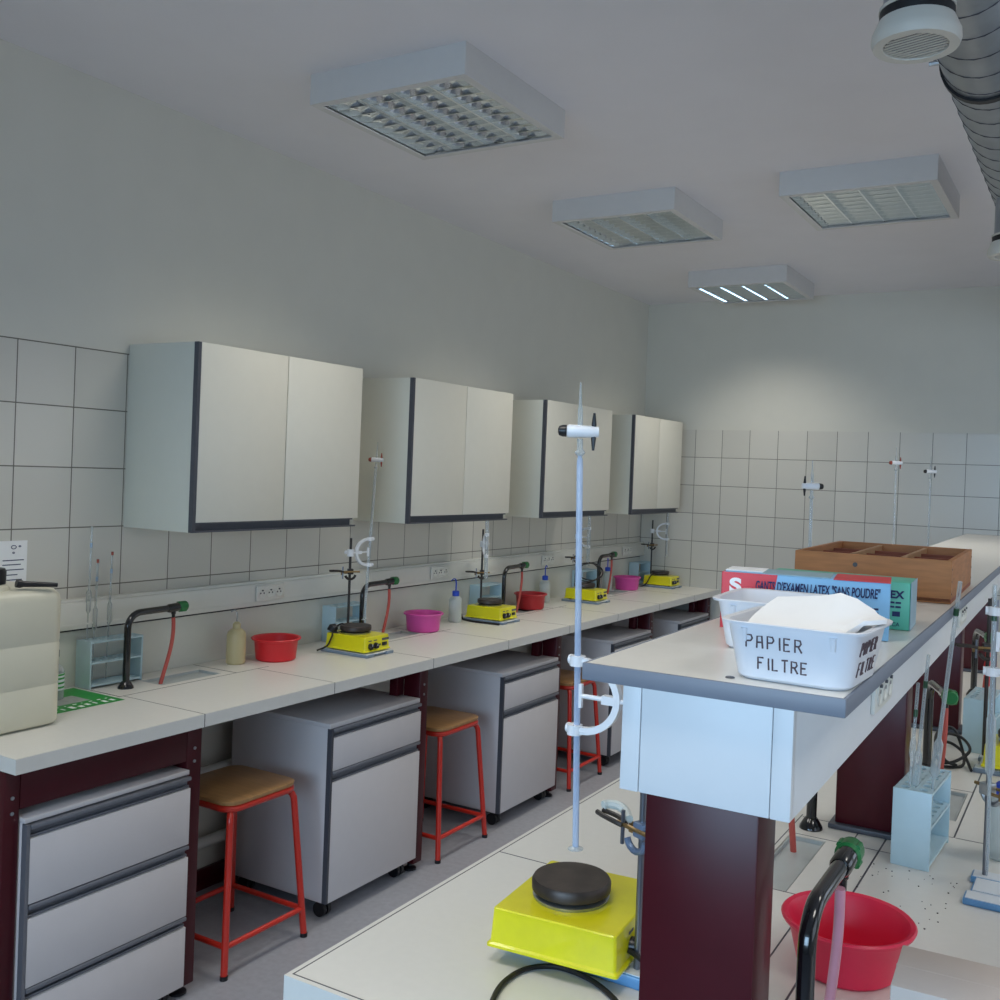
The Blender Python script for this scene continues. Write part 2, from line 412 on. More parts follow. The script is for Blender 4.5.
def make_sink(x0, x1, y0, y1, parent, o):
    w = MB(o); e = 0.002; t_ = 0.003
    a, b, c, d = x0+e, x1-e, y0+e, y1-e
    w.loft([[(a,c,ZB-0.03),(b,c,ZB-0.03),(b,d,ZB-0.03),(a,d,ZB-0.03)], [(a,c,ZB-0.001),(b,c,ZB-0.001),(b,d,ZB-0.001),(a,d,ZB-0.001)],
            [(a+t_,c+t_,ZB-0.001),(b-t_,c+t_,ZB-0.001),(b-t_,d-t_,ZB-0.001),(a+t_,d-t_,ZB-0.001)], [(a+t_,c+t_,ZB-0.009),(b-t_,c+t_,ZB-0.009),(b-t_,d-t_,ZB-0.009),(a+t_,d-t_,ZB-0.009)]])
    return w.build('cup_sink', M_['sink'], parent)
for r in sinks_l: make_sink(*r, wt, LB)
for y in (1.538, 2.121, 3.294, 4.44, 5.615, 6.61):
    hw = 0.021 if y < 2 else 0.028
    w = MB(LB).box(0.50, 0.582, y-hw, y+hw, 0.035, 0.842, 0.003).box(0.06, 0.53, y-hw+0.001, y+hw-0.001, 0.785, 0.842, 0.003)
    w.box(0.06, 0.53, y-hw+0.003, y+hw-0.003, 0.05, 0.11, 0.003).box(0.04, 0.10, y-hw, y+hw, 0.035, 0.80, 0.003)
    lg = w.build('leg', M_['maroon'], wt)
    if y > 2: MB(LB).box(0.46, 0.50, y-0.072, y-0.028, 0.70, 0.842, 0.002).build('bracket', M_['maroon'], lg)
    for x in (0.545, 0.07):
        MB(LB).lathe([(0, 0), (0.026, 0), (0.026, 0.008), (0.012, 0.016), (0.012, 0.036), (0, 0.036)], 14, Matrix.Translation((x, y, 0))).build('foot', M_['black'], lg)
    for z in (0.77, 0.73): MB(LB).cyl((0.582, y, z), (0.585, y, z), 0.005, 8).build('bolt', M_['silver'], lg)
MB(LB).box(0.565, 0.582, 1.56, 2.092, 0.735, 0.842, 0.002).build('apron', M_['maroon'], wt)
for a, b in ((3.33, 4.405), (4.475, 5.58), (5.65, 6.57), (2.16, 3.26)):
    MB(LB).box(0.05, 0.066, a, b, 0.715, 0.842, 0.002).build('apron', M_['maroon'], wt)

# ------------------------------------------------------------------ pedestals
def rail_profile(w, W, z0, z1, x):            # C shaped aluminium handle rail
    w.box(x, x+0.004, 0.012, W, z0, z1).box(x, x+0.024, 0.012, W, z1-0.012, z1, 0.003).box(x, x+0.013, 0.012, W, z0, z0+0.007, 0.001)
def castors(t, W, D, h):
    for x in (0.05, D-0.04):
        for y in (0.05, W-0.05):
            w = MB().tube([(x, y-0.020, 0.027), (x, y-0.004, 0.027)], 0.027, 18).tube([(x, y+0.004, 0.027), (x, y+0.020, 0.027)], 0.027, 18)
            w.box(x-0.014, x+0.014, y-0.0035, y+0.0035, 0.02, h).box(x-0.03, x+0.03, y-0.024, y+0.024, h-0.014, h-0.001)
            w.build('castor', M_['black'], t)
def make_pedestal(y0, W, label):
    t = thing('wheeled_pedestal', label, 'pedestal', (0.10, y0, 0), 0, 'wheeled pedestals under the left bench')
    D = 0.48; h = 0.07; T = 0.722
    MB().box(0, D, 0, W, h, T-0.018, 0.001).build('carcass', M_['cart'], t)
    MB().box(-0.002, D+0.012, -0.001, W+0.001, T-0.018, T, 0.002).build('top_panel', M_['cart'], t)
    MB().box(D, D+0.02, 0, 0.011, h, T-0.018).build('edge_strip', M_['greydk'], t)
    d = MB().box(D, D+0.02, 0.012, W, 0.550, 0.670, 0.001).build('drawer', M_['cart'], t)
    w = MB(); rail_profile(w, W, 0.670, 0.703, D); w.build('handle', M_['grey'], d)
    d = MB().box(D, D+0.02, 0.012, W, h, 0.508, 0.001).build('door', M_['cart'], t)
    w = MB(); rail_profile(w, W, 0.508, 0.548, D); w.build('handle', M_['grey'], d)
    castors(t, W, D, h)
    return t
P0 = make_pedestal(2.724, 0.532, 'white wheeled pedestal with drawer and door behind the nearest red stool')
for y, l in ((3.887, 'white wheeled pedestal with drawer and door behind the second red stool, above the island edge'),
             (5.055, 'white wheeled pedestal half hidden behind the burette and the shelf end panel'), (6.05, 'white wheeled pedestal in the far corner under the left worktop')):
    dup(P0, (0.10, y, 0), label=l)
t = thing('three_drawer_unit', 'white three-drawer unit with grey handle rails at the near end of the left bench', 'drawer unit', (0.125, 1.563, 0))
W, D, T = 0.524, 0.465, 0.714
MB().box(0, D, 0, W, 0.055, T-0.014, 0.001).build('carcass', M_['cart'], t)
MB().box(-0.002, D+0.012, -0.001, W+0.001, T-0.014, T, 0.002).build('top_panel', M_['cart'], t)
MB().box(D, D+0.02, 0, 0.010, 0.055, T-0.016).build('edge_strip', M_['grey'], t)
for z0, z1, zr in ((0.489, 0.660, 0.696), (0.270, 0.450, 0.486), (0.055, 0.236, 0.268)):
    d = MB().box(D, D+0.02, 0.011, W, z0, z1, 0.001).build('drawer', M_['cart'], t)
    w = MB(); rail_profile(w, W, z1+0.001, zr, D); w.build('handle', M_['grey'], d)
castors(t, W, D, 0.055)

# ------------------------------------------------------------------ stools
def make_stool(loc, label):
    t = thing('lab_stool', label, 'stool', loc, 0, 'red stools under the left bench')
    zs = 0.555; a = 0.145; f = 0.180
    MB().loft([rrect(0.312, 0.312, 0.05, zs-0.016), rrect(0.317, 0.317, 0.05, zs-0.010), rrect(0.317, 0.317, 0.05, zs-0.003), rrect(0.308, 0.308, 0.05, zs)]).build('seat', M_['ply'], t)
    MB().tube(rrect(0.300, 0.300, 0.045, zs-0.0275), 0.0115, 10, closed=True).build('seat_frame', M_['redmetal'], t)
    fr = []
    for sx, sy in ((1, -1), (1, 1), (-1, 1), (-1, -1)):
        d = Vector((sx, sy, 0)).normalized()
        b = Vector((sx*f, sy*f, 0.004)); top = Vector((sx*a, sy*a, zs-0.075))
        pts = [b, b + (top-b)*0.5, top] + [top - d*(0.045*(1-math.cos(q))) + Vector((0, 0, 0.046*math.sin(q))) for q in (0.3, 0.6, 0.9, 1.2, PI/2)] + [top - d*0.08 + Vector((0, 0, 0.046))]
        lg = MB().tube(pts, 0.0115, 12).build('leg', M_['redmetal'], t)
        MB().cyl((b.x, b.y, 0), (b.x, b.y, 0.014), 0.0128, 12).build('foot_cap', M_['black'], lg)
        fr.append(b + (top-b)*0.20)
    w = MB()
    for i in range(4): w.tube([fr[i], fr[(i+1) % 4]], 0.0095, 10)
    w.build('foot_rail', M_['redmetal'], t)
    return t
S0 = make_stool((0.422, 2.434, 0), 'red tubular stool with plywood seat nearest the camera, beside the three-drawer unit')
dup(S0, (0.422, 3.59, 0), label='red tubular stool with plywood seat, second along, in front of the middle pedestal')
dup(S0, (0.422, 4.75, 0), label='red tubular stool seen behind the hanging burette, farthest of the three')

# ------------------------------------------------------------------ power sockets
def make_socket(M, label, group):
    t = thing('power_socket', label, 'socket', M.translation); t.rotation_euler = M.to_euler(); t['group'] = group
    MB().box(-0.076, 0.076, -0.030, 0.030, 0, 0.007, 0.002).build('face_plate', M_['pvc'], t)
    for k in (-1, 0, 1):
        s = MB().lathe([(0.021, 0.0065), (0.021, 0.0095), (0.018, 0.0095), (0.017, 0.0075), (0, 0.0075)], 20, Matrix.Translation((k*0.046, 0, 0))).build('outlet', M_['pvc'], t)
        w = MB()
        for dx in (-0.009, 0.009): w.cyl((k*0.046+dx, 0.0, 0.0070), (k*0.046+dx, 0.0, 0.0082), 0.0034, 10)
        w.cyl((k*0.046, 0.011, 0.0070), (k*0.046, 0.011, 0.012), 0.003, 10)
        w.build('contact', M_['greydk'], s)
    return t
K0 = make_socket(frame((0.0455, 2.945, 1.130), (0, 1, 0), (0, 0, 1)), 'white triple power socket on the trunking above the red bowl', 'triple sockets on the left trunking')
for y, l in ((4.118, 'white triple power socket on the trunking above the wash bottle with blue cap'), (5.235, 'white triple power socket on the trunking behind the upright burette'),
             (6.37, 'white triple power socket on the trunking above the pink bowl in the far corner')):
    dup(K0, (0.0455, y, 1.130), label=l)
# ------------------------------------------------------------------ things on the benches: makers
def make_tap(loc, rz, label, hose_len=0.25, hose_mat='hose', lean=0.03, arm=0.215, green='green'):
    """post at the base, arm along local +y"""
    t = thing('laboratory_tap', label, 'tap', loc, rz, 'black goose-neck laboratory taps')
    H = 0.250; r = 0.0115; b = 0.05
    MB().lathe([(0, 0), (0.026, 0), (0.025, 0.006), (0.018, 0.018), (0.0135, 0.024), (0, 0.024)], 20).build('flange', M_['blacktap'], t)
    pts = [(0, 0, 0.01), (0, 0, 0.12), (0, 0, H-b)] + [tuple(p) for p in arc((0, b, H-b), b, 0, PI/2, 8, (0, -1, 0), (0, 0, 1))][1:] + [(0, arm-0.03, H+0.002)]
    MB().tube(pts, r, 16).build('spout_pipe', M_['blacktap'], t)
    MB().tube([(0, arm-0.055, H+0.001), (0, arm-0.05, H+0.001), (0, arm-0.012, H+0.003), (0, arm-0.01, H+0.003)], [0.013, 0.0155, 0.0155, 0.013], 16).build('valve_body', M_['blacktap'], t)
    w = MB().tube([(0, arm-0.010, H+0.003), (0, arm-0.006, H+0.003), (0, arm+0.020, H+0.004), (0, arm+0.025, H+0.004)], [0.015, 0.0188, 0.0180, 0.014], 24)
    for k in range(4):
        a = PI/4 + k*PI/2
        w.tube([(0.0170*math.cos(a), arm-0.005, H+0.003+0.0170*math.sin(a)), (0.0170*math.cos(a), arm+0.014, H+0.003+0.0170*math.sin(a))], 0.0050, 8)
    w.build('handle', M_[green], t)
    n0 = Vector((0, arm-0.03, H-0.008))
    MB().tube([n0, n0 + Vector((0, 0, -0.012)), n0 + Vector((0, 0, -0.014)), n0 + Vector((0, 0, -0.030))], [0.008, 0.008, 0.0062, 0.0055], 12).build('nozzle', M_['blacktap'], t)
    p0 = n0 + Vector((0, 0, -0.024))
    p3 = n0 + Vector((0, -lean*1.6, -hose_len)); 
    MB().tube(bezier(p0, p0 + Vector((0, 0.01, -hose_len*0.35)), p3 + Vector((0, lean*0.9, hose_len*0.35)), p3), 0.0066, 10).build('hose', M_[hose_mat], t)
    return t
def make_rack(loc, rz, label):
    """rack: long side along local y, end panels at both y ends; 2 x 6 holes"""
    t = thing('test_tube_rack', label, 'test tube rack', loc, rz, 'pale blue test tube racks')
    Wd, Ln, H = 0.076, 0.205, 0.158
    for y in (-Ln/2, Ln/2-0.006): MB().box(-Wd/2, Wd/2, y, y+0.006, 0, H, 0.001).build('end_panel', M_['rack'], t)
    def shelf(z, holes):
        w = MB(); nx, ny = 2, 6; x0, y0 = -Wd/2+0.001, -Ln/2+0.006
        cx, cy = (Wd-0.002)/nx, (Ln-0.012)/ny; n = 12
        if not holes: w.box(-Wd/2+0.001, Wd/2-0.001, y0, -y0, z-0.003, z+0.003)
        else:
            for i in range(nx):
                for j in range(ny):
                    mx, my = x0+cx*(i+.5), y0+cy*(j+.5)
                    out = []; inn = []
                    for k in range(n):
                        a = 2*PI*(k+.5)/n; c_, s_ = math.cos(a), math.sin(a); q = min(cx/2/abs(c_) if abs(c_) > 1e-6 else 9, cy/2/abs(s_) if abs(s_) > 1e-6 else 9)
                        out.append((mx+c_*q, my+s_*q)); inn.append((mx+c_*0.0095, my+s_*0.0095))
                    for zz, flip in ((z+0.003, 0), (z-0.003, 1)):
                        vo = [w._v((p[0], p[1], zz)) for p in out]; vi = [w._v((p[0], p[1], zz)) for p in inn]
                        for k in range(n): w.bm.faces.new((vo[k], vo[(k+1) % n], vi[(k+1) % n], vi[k]))
                        if flip: lo = vi
                        else: hi = vi
                    for k in range(n): w.bm.faces.new((hi[k], hi[(k+1) % n], lo[(k+1) % n], lo[k]))
            w.box(-Wd/2+0.0005, -Wd/2+0.001, y0, -y0, z-0.003, z+0.003).box(Wd/2-0.001, Wd/2-0.0005, y0, -y0, z-0.003, z+0.003)
        return w.build('shelf', M_['rack'], t)
    shelf(H-0.004, True); shelf(0.085, True); shelf(0.010, False)
    return t
def make_pipette(p, q, label, bulb=0.55, bl=0.05, br=0.0085, r=0.0035, group='glass pipettes standing in racks', band='greendk'):
    """volumetric pipette from foot p to top q (world)"""
    P, Q = Vector(p), Vector(q); Lh = (Q-P).length
    ob_loc = P
    zs = [0, 0.02, bulb*Lh-bl-0.012, bulb*Lh-bl, bulb*Lh+bl, bulb*Lh+bl+0.012, Lh]
    rr = [0.0012, r*0.8, r*0.8, br, br, r, r]
    d = (Q-P).normalized()
    t = thing('pipette', label, 'pipette', P, 0, group)
    MB().tube([d*z for z in zs], rr, 10).build('glass_tube', M_['glass'], t)
    MB().tube([d*(Lh-0.07), d*(Lh-0.055)], r*1.25, 10).build('colour_band', M_[band], t)
    return t
def make_stand(loc, rz, label, rod=0.45, rodmat='darkrod', base='greybase', rx=0.0, ry=0.085, bw=0.20, bd=0.21, bh=0.0125):
    """retort stand: base centred on loc, rod at (rx, ry)"""
    t = thing('retort_stand', label, 'retort stand', loc, rz, 'retort stands under the hotplates')
    w = MB().box(-bw/2, bw/2, -bd/2, -bd/2+0.045, 0, bh, 0.003).box(-bw/2, bw/2, bd/2-0.045, bd/2, 0, bh, 0.003).box(-bw/2+0.008, bw/2-0.008, -bd/2+0.045, bd/2-0.045, 0.003, bh-0.0015, 0.002)
    w.build('base', M_[base], t)
    for a, c in ((-bd/2+0.004, -bd/2+0.041), (bd/2-0.041, bd/2-0.004), (-bd/2+0.048, bd/2-0.048)): MB().box(-bw/2+(0.004 if abs(a+c) > 0.01 else 0.012), bw/2-0.004, a, c, bh-0.0017, bh+0.0015).build('painted_sheen', M_['sheenlabel'], t)  # sky reflection on the glossy base top, painted as thin white slabs
    MB().tube([(rx, ry, bh-0.001), (rx, ry, rod)], 0.0055, 12).build('rod', M_[rodmat], t)
    return t
def make_hotplate(loc, rz, label, wx=0.210, wy=0.155, py=0.0):
    t = thing('hotplate', label, 'hotplate', loc, rz, 'yellow hotplate stirrers')
    h = 0.066
    w = MB().loft([rrect(wx+0.010, wy+0.010, 0.006, 0.006), rrect(wx+0.010, wy+0.010, 0.006, 0.010), rrect(wx+0.002, wy+0.002, 0.006, 0.013), rrect(wx, wy, 0.006, 0.03), rrect(wx-0.004, wy-0.004, 0.006, h-0.002), rrect(wx-0.008, wy-0.008, 0.006, h)])
    w.build('housing', M_['yellow'], t)
    for sx in (-1, 1):
        for sy in (-1, 1): MB().cyl((sx*0.08, sy*(wy/2-0.025), 0), (sx*0.08, sy*(wy/2-0.025), 0.008), 0.01, 10).build('foot', M_['black'], t)
    Mp = Matrix.Translation((-0.012, py, 0))
    MB().lathe([(0.0, h), (0.061, h), (0.063, h+0.005), (0.055, h+0.009), (0, h+0.009)], 32, Mp).build('ring', M_['silver'], t)
    MB().lathe([(0.0, h+0.009), (0.058, h+0.009), (0.0645, h+0.014), (0.065, h+0.027), (0.062, h+0.032), (0.0, h+0.0335)], 40, Mp).build('heating_plate', M_['plate'], t)
    fx = wx/2 - 0.001
    for y in (-0.045, -0.012):
        k = MB().tube([(fx, y, 0.027), (fx+0.003, y, 0.027), (fx+0.014, y, 0.027)], [0.0135, 0.0135, 0.0105], 18).build('knob', M_['black'], t)
        MB().box(fx+0.0135, fx+0.0148, y-0.001, y+0.001, 0.028, 0.037).build('pointer', M_['white'], k)
    MB().cyl((fx, 0.017, 0.029), (fx+0.003, 0.017, 0.029), 0.004, 10).build('pilot_lamp', M_['greendk'], t)
    MB().box(fx, fx+0.004, 0.030, 0.06, 0.022, 0.036, 0.001).build('switch', M_['black'], t)
    for y0, y1, z0, z1 in ((-0.055, -0.035, 0.047, 0.051), (-0.022, -0.002, 0.047, 0.051), (0.03, 0.075, 0.043, 0.053)): MB().box(fx-0.003, fx+0.0006, y0, y1, z0, z1).build('printed_mark', M_['greydk'], t)
    return t
def make_clamp(loc, rz, label, m='bosscl'):
    """small three-prong clamp on a rod at local origin, jaws to local -x"""
    t = thing('test_tube_clamp', label, 'clamp', loc, rz, 'metal clamps on the stand rods')
    w = MB().box(-0.010, 0.014, -0.012, 0.012, -0.012, 0.012, 0.003)
    w.tube(arc((0.0, -0.012, -0.010), 0.022, PI*0.1, PI*0.95, 8, (-1, 0, 0), (0, 0, -1)), 0.0055, 8)
    w.build('boss', M_[m], t)
    w = MB().tube([(-0.045, -0.012, 0.0), (0.04, -0.012, 0.0)], 0.0035, 8); w.build('arm', M_['brass'], t)
    for s in (-1, 1): MB().tube(spline([(-0.03, -0.012+s*0.004, 0.0), (-0.045, -0.012+s*0.009, 0.003), (-0.07, -0.012+s*0.009, 0.004), (-0.088, -0.012+s*0.006, 0.004)], 5), 0.004, 8).build('jaw', M_['darkrod'], t)
    w = MB().tube([(-0.008, 0.006, -0.007), (-0.034, 0.006, -0.007)], 0.0035, 8).box(-0.037, -0.028, 0.004, 0.008, -0.016, 0.002, 0.001); w.build('wing_screw', M_['brass'], t)
    w = MB().tube([(-0.032, -0.012, -0.030), (-0.032, -0.012, 0.022)], 0.0032, 8); w.build('tightening_screw', M_['rod'], t)
    return t
def make_burette(p, q, label, tube='burclear', handle='redbrown', body='white', cap='redbrown', flip=1, foot=True, r=0.0062):
    """inverted burette: open foot at p, stopcock 75 mm below the tip q (world)"""
    P, Q = Vector(p), Vector(q); d = (Q-P).normalized(); Lh = (Q-P).length
    t = thing('burette', label, 'burette', P, 0, 'burettes hung with the stopcock upwards')
    s = Lh-0.078
    MB().tube([d*0.0, d*(s-0.055), d*(s-0.045), d*(s-0.038)], [r, r, r*0.9, r*0.55], 14).build('tube', M_[tube], t)
    if foot: MB().tube([d*(-0.001), d*0.0005, d*0.004], [0.0125, 0.0125, r], 20).build('rim', M_['glass'], t)
    MB().tube([d*(s-0.040), d*(s-0.034), d*(s-0.028), d*(s-0.012)], [0.0045, 0.009, 0.0048, 0.0048], 12).build('neck', M_['glass'], t)
    ax = Vector((0.86, 0.49, 0.0))*flip
    c = d*s
    MB().tube([c - ax*0.022, c - ax*0.019, c + ax*0.018, c + ax*0.030], [0.0085, 0.0105, 0.0095, 0.0085], 14).build('stopcock_body', M_[body], t)
    MB().tube([c - ax*0.022, c - ax*0.028, c - ax*0.034, c - ax*0.036], [0.0095, 0.0095, 0.0075, 0.003], 14).build('nut', M_[cap], t)
    u = Vector((0, 0, 1)); c2 = c + ax*0.022
    MB().tube([c2 - u*0.030, c2 - u*0.012, c2, c2 + u*0.012, c2 + u*0.030], [0.002, 0.0042, 0.0046, 0.0042, 0.002], 8).build('handle', M_[handle], t)
    MB().tube([d*(s+0.006), d*(s+0.035), d*(s+0.040), d*(s+0.078)], [0.0045, 0.0042, 0.0028, 0.0012], 10).build('tip', M_['glass'], t)
    return t
def make_burette_clamp(rod, bur, zc, label, span=0.112, m='white'):
    """bow clamp: boss on the rod, bow bulging from the burette towards the rod"""
    Rd = Vector((rod[0], rod[1], zc)); Bu = Vector((bur[0], bur[1], zc)); e = (Rd-Bu).normalized(); sd = Vector((-e.y, e.x, 0)); u = Vector((0, 0, 1))
    t = thing('burette_clamp', label, 'clamp', Rd, 0, 'white bow-shaped burette clamps')
    o = Rd
    w = MB(o); pts = [Bu + e*(0.012 + 0.062*math.cos(a)*1.0) + u*(span/2*math.sin(a)) for a in [(-PI/2 + PI*k/16) for k in range(17)]]
    prof = lambda p, tn: None
    loops = []
    for k, p in enumerate(pts):
        a = -PI/2 + PI*k/16; nrm = (e*math.cos(a) + u*math.sin(a)).normalized()
        loops.append([p + nrm*i + sd*j for i, j in ((-0.0055, -0.006), (0.0055, -0.006), (0.0055, 0.006), (-0.0055, 0.006))])
    w.loft(loops); w.build('bow', M_[m], t)
    for s in (-1, 1):
        w = MB(o); c = Bu + u*(s*span/2)
        w.tube([c - u*0.008, c + u*0.008], 0.0125, 14); w.box(-0.004, 0.004, 0, 0, 0, 0) if False else None
        w.tube([c - e*0.004 + sd*0.004, c - e*0.016 + sd*0.006], 0.008, 12); w.tube([c, c + e*0.02], 0.0065, 10)
        w.build('jaw', M_[m], t)
    w = MB(o).tube([Bu + e*0.008, Rd], 0.0038, 10); w.box(0, 0, 0, 0, 0, 0) if False else None
    w.build('arm', M_[m], t)
    a = Bu + e*0.060
    MB(o).tube([a - e*0.012, a + e*0.012], 0.0095, 4).build('slider', M_[m], t)
    MB(o).tube([Bu + e*0.008 - u*0.019, Bu + e*0.008 + u*0.019], 0.0046, 4).build('bumper', M_[m], t)
    MB(o).tube([Rd - u*0.015, Rd + u*0.015], 0.0145, 14).build('boss', M_[m], t)
    MB(o).tube([Rd - sd*0.012, Rd - sd*0.03, Rd - sd*0.034], [0.005, 0.009, 0.006], 10).build('screw', M_[m], t)
    return t
def make_bowl(loc, m, label, r0=0.077, r1=0.087, h=0.086, name='bowl'):
    prof = [(0, 0), (r0-0.006, 0), (r0, 0.005), (r1-0.003, h-0.012), (r1, h-0.008), (r1+0.007, h-0.006), (r1+0.009, h-0.001), (r1+0.006, h+0.002), (r1-0.001, h), (r1-0.005, h-0.008), (r0-0.004, 0.009), (r0-0.010, 0.005), (0, 0.005)]
    ob = MB().lathe(prof, 40).build('washing_bowl', M_[m]); ob.location = loc
    return tag(ob, label, 'bowl', 'round plastic bowls')
def make_wash_bottle(loc, label, body='bottle', cap='bluecap', r=0.0335, h=0.125, capless=False):
    t = thing('wash_bottle', label, 'wash bottle', loc, 0, 'squeeze wash bottles')
    MB().lathe([(0, 0), (r-0.004, 0), (r, 0.005), (r, h-0.018), (r*0.9, h-0.006), (r*0.6, h+0.004), (0.014, h+0.008), (0.014, h+0.016), (0, h+0.016)], 28).build('body', M_[body], t)
    if not capless:
        MB().lathe([(0, h+0.008), (0.0175, h+0.008), (0.018, h+0.030), (0.014, h+0.034), (0, h+0.034)], 24).build('cap', M_[cap], t)
        MB().tube(spline([(0, 0, h+0.03), (0, 0, h+0.075), (0, -0.008, h+0.092), (0, -0.022, h+0.096), (0, -0.042, h+0.088)], 6), [0.0036]*13 + [0.003]*11 + [0.002], 8).build('spout', M_[cap], t)
    else:
        MB().lathe([(0, h+0.008), (0.0155, h+0.008), (0.015, h+0.024), (0.008, h+0.032), (0, h+0.033)], 20).build('cap', M_['bottletan'], t)
        MB().tube(spline([(0, 0, h+0.03), (0, 0, h+0.062), (0, -0.010, h+0.078), (0, -0.03, h+0.074)], 6), 0.0028, 8).build('spout', M_['glass'], t)
    return t
def make_cord(pts, r, label, loc, mat_='rubber', name='electric_cable', group=None, n=8):
    ob = MB(loc).tube(spline(pts, n), r, 8).build(name, M_[mat_]); ob.location = loc
    return tag(ob, label, 'cord', group)

# ================================================================== left bench: things
# jerrycan
J = (0.255, 1.598, ZB)
t = thing('jerrycan', 'cloudy white plastic jerrycan with black cap at the left edge of the picture', 'jerrycan', J)
JW, JD, JH = 0.30, 0.39, 0.395          # x, y, z
L = []
for dz, ins in ((0, 0.02), (0.008, 0.004), (0.014, 0.0)): L.append(rrect(JW-2*ins, JD-2*ins, 0.035, dz))
for z in (0.115, 0.118, 0.121, 0.124, 0.235, 0.238, 0.241, 0.244): L.append(rrect(JW-(0.003 if z in (0.118, 0.121, 0.238, 0.241) else 0), JD-(0.003 if z in (0.118, 0.121, 0.238, 0.241) else 0), 0.035, z))
L += [rrect(JW, JD, 0.035, JH-0.035), rrect(JW-0.006, JD-0.006, 0.035, JH-0.02), rrect(JW-0.03, JD-0.03, 0.03, JH-0.006), rrect(JW-0.07, JD-0.07, 0.02, JH)]
MB().loft(L).build('body', M_['jerry'], t)
MB().lathe([(0.055, JH-0.004), (0.052, JH+0.008), (0.042, JH+0.014), (0.042, JH+0.022), (0, JH+0.022)], 28, Matrix.Translation((0.07, 0.012, 0))).build('neck', M_['jerry'], t)
w = MB().lathe([(0, JH+0.016), (0.044, JH+0.016), (0.045, JH+0.05), (0.041, JH+0.058), (0.026, JH+0.06), (0.024, JH+0.072), (0, JH+0.072)], 28, Matrix.Translation((0.07, 0.012, 0)))
w.build('cap', M_['black'], t)
MB().tube([(0.12, 0.062, JH+0.018), (0.123, 0.072, JH+0.016), (0.126, 0.079, JH+0.015), (0.150, 0.165, JH+0.008)], [0.012, 0.012, 0.0085, 0.0065], 12).build('pour_tube', M_['black'], t)
# paper notice
t = thing('paper_notice', 'white paper notice taped to the wall tiles behind the jerrycan', 'notice', (0.0065, 1.845, 1.205))
MB().box(0, 0.0008, -0.075, 0.08, 0, 0.175).build('sheet', M_['paper'], t)
w = MB()
for y, z, s in ((0.035, 0.155, 0.008), (0.055, 0.157, 0.003), (0.035, 0.137, 0.003)): w.tube(arc((0.0012, y, z), s, 0, 2*PI, 12, (0, 1, 0), (0, 0, 0.7))[:-1], 0.0012, 6, closed=True)
for z, y0, y1 in ((0.112, 0.0, 0.07), (0.098, 0.0, 0.06), (0.082, -0.05, 0.07), (0.066, -0.05, 0.05), (0.05, -0.05, 0.065)): w.box(0.0008, 0.0011, y0, y1, z, z+0.003)
w.build('print', M_['inkblue'], t)
# green sheet
t = thing('printed_sheet', 'green printed sheet lying on the worktop beside the jerrycan', 'paper', (0.165, 1.95, ZB+0.0004))
MB().box(-0.13, 0.13, -0.13, 0.135, 0, 0.0006).build('sheet', M_['greensheet'], t)
MB().box(-0.035, 0.055, -0.11, 0.065, 0.0006, 0.0008).build('picture', M_['greypic'], t)
w = MB()
for i in range(9):
    y = -0.12 + i*0.028
    w.box(0.085 + 0.012*rnd.random(), 0.108 + 0.008*rnd.random(), y, y+0.006+0.012*rnd.random(), 0.0006, 0.0009)
    w.box(0.068, 0.074, y+0.002, y+0.014*rnd.random()+0.006, 0.0006, 0.0009)
w.build('print', M_['paper'], t)
# small glass bottle
t = thing('reagent_bottle', 'small clear bottle with green label half hidden behind the jerrycan', 'bottle', (0.125, 1.955, ZB+0.0012))
MB().lathe([(0, 0), (0.026, 0), (0.028, 0.004), (0.028, 0.085), (0.024, 0.098), (0.011, 0.11), (0.011, 0.135), (0, 0.135)], 24).build('body', M_['glass'], t)
MB().lathe([(0.0284, 0.03), (0.0286, 0.031), (0.0286, 0.082), (0.0284, 0.083)], 24).build('label_band', M_['sheenlabel'], t)
w = MB()
for z in (0.036, 0.05, 0.064, 0.076): w.lathe([(0.0287, z), (0.029, z+0.001), (0.029, z+0.005), (0.0287, z+0.006)], 24)
w.build('label_print', M_['greensheet'], t)
MB().tube([(0, 0, 0.134), (0, 0, 0.155)], 0.0125, 16).build('stopper', M_['black'], t)
# racks
RK = make_rack((0.058, 2.203, ZB), 0, 'pale blue test tube rack holding pipettes beside the nearest bench tap')
dup(RK, (0.062, 3.388, ZB), 0, 'pale blue test tube rack behind the first bench hotplate')
dup(RK, (0.062, 4.535, ZB), 0, 'pale blue rack behind the second bench hotplate and its burette')
dup(RK, (0.062, 5.70, ZB), 0, 'pale rack behind the cord coil of the third bench hotplate')
dup(RK, (0.062, 6.565, ZB), 0, 'pale rack in the far corner next to the back wall')
for (y, x, top, l) in ((2.122, 0.040, 1.42, 'tall clear pipette, leftmost in the rack beside the nearest bench tap'), (2.148, 0.040, 1.305, 'clear pipette with a brown tip in the rack by the nearest bench tap'),
                  (2.203, 0.040, 1.328, 'clear pipette nearer the tap post in the first bench rack')):
    p = make_pipette((x, y, ZB+0.014), (x+0.004, y+0.006, top), l, bulb=0.52, bl=0.03, band='rackdk')
    if top < 1.4: MB().tube([(0.004, 0.006, top-ZB-0.022), (0.004, 0.006, top-ZB-0.010)], 0.0042, 8).build('end_mark', M_['redbrown'], p)
# taps
TP = make_tap((0.159, TAPY[0], ZB), 0, 'black bench tap with red hose nearest the jerrycan on the left bench', 0.262)
for y, l in zip(TAPY[1:], ('black bench tap with red hose between the first bench hotplate and the magenta bowl', 'black bench tap with red hose in front of the dark red bowl', 'black bench tap next to the cord coil near the far pink bowl')):
    dup(TP, (0.159, y, ZB), 0, l)
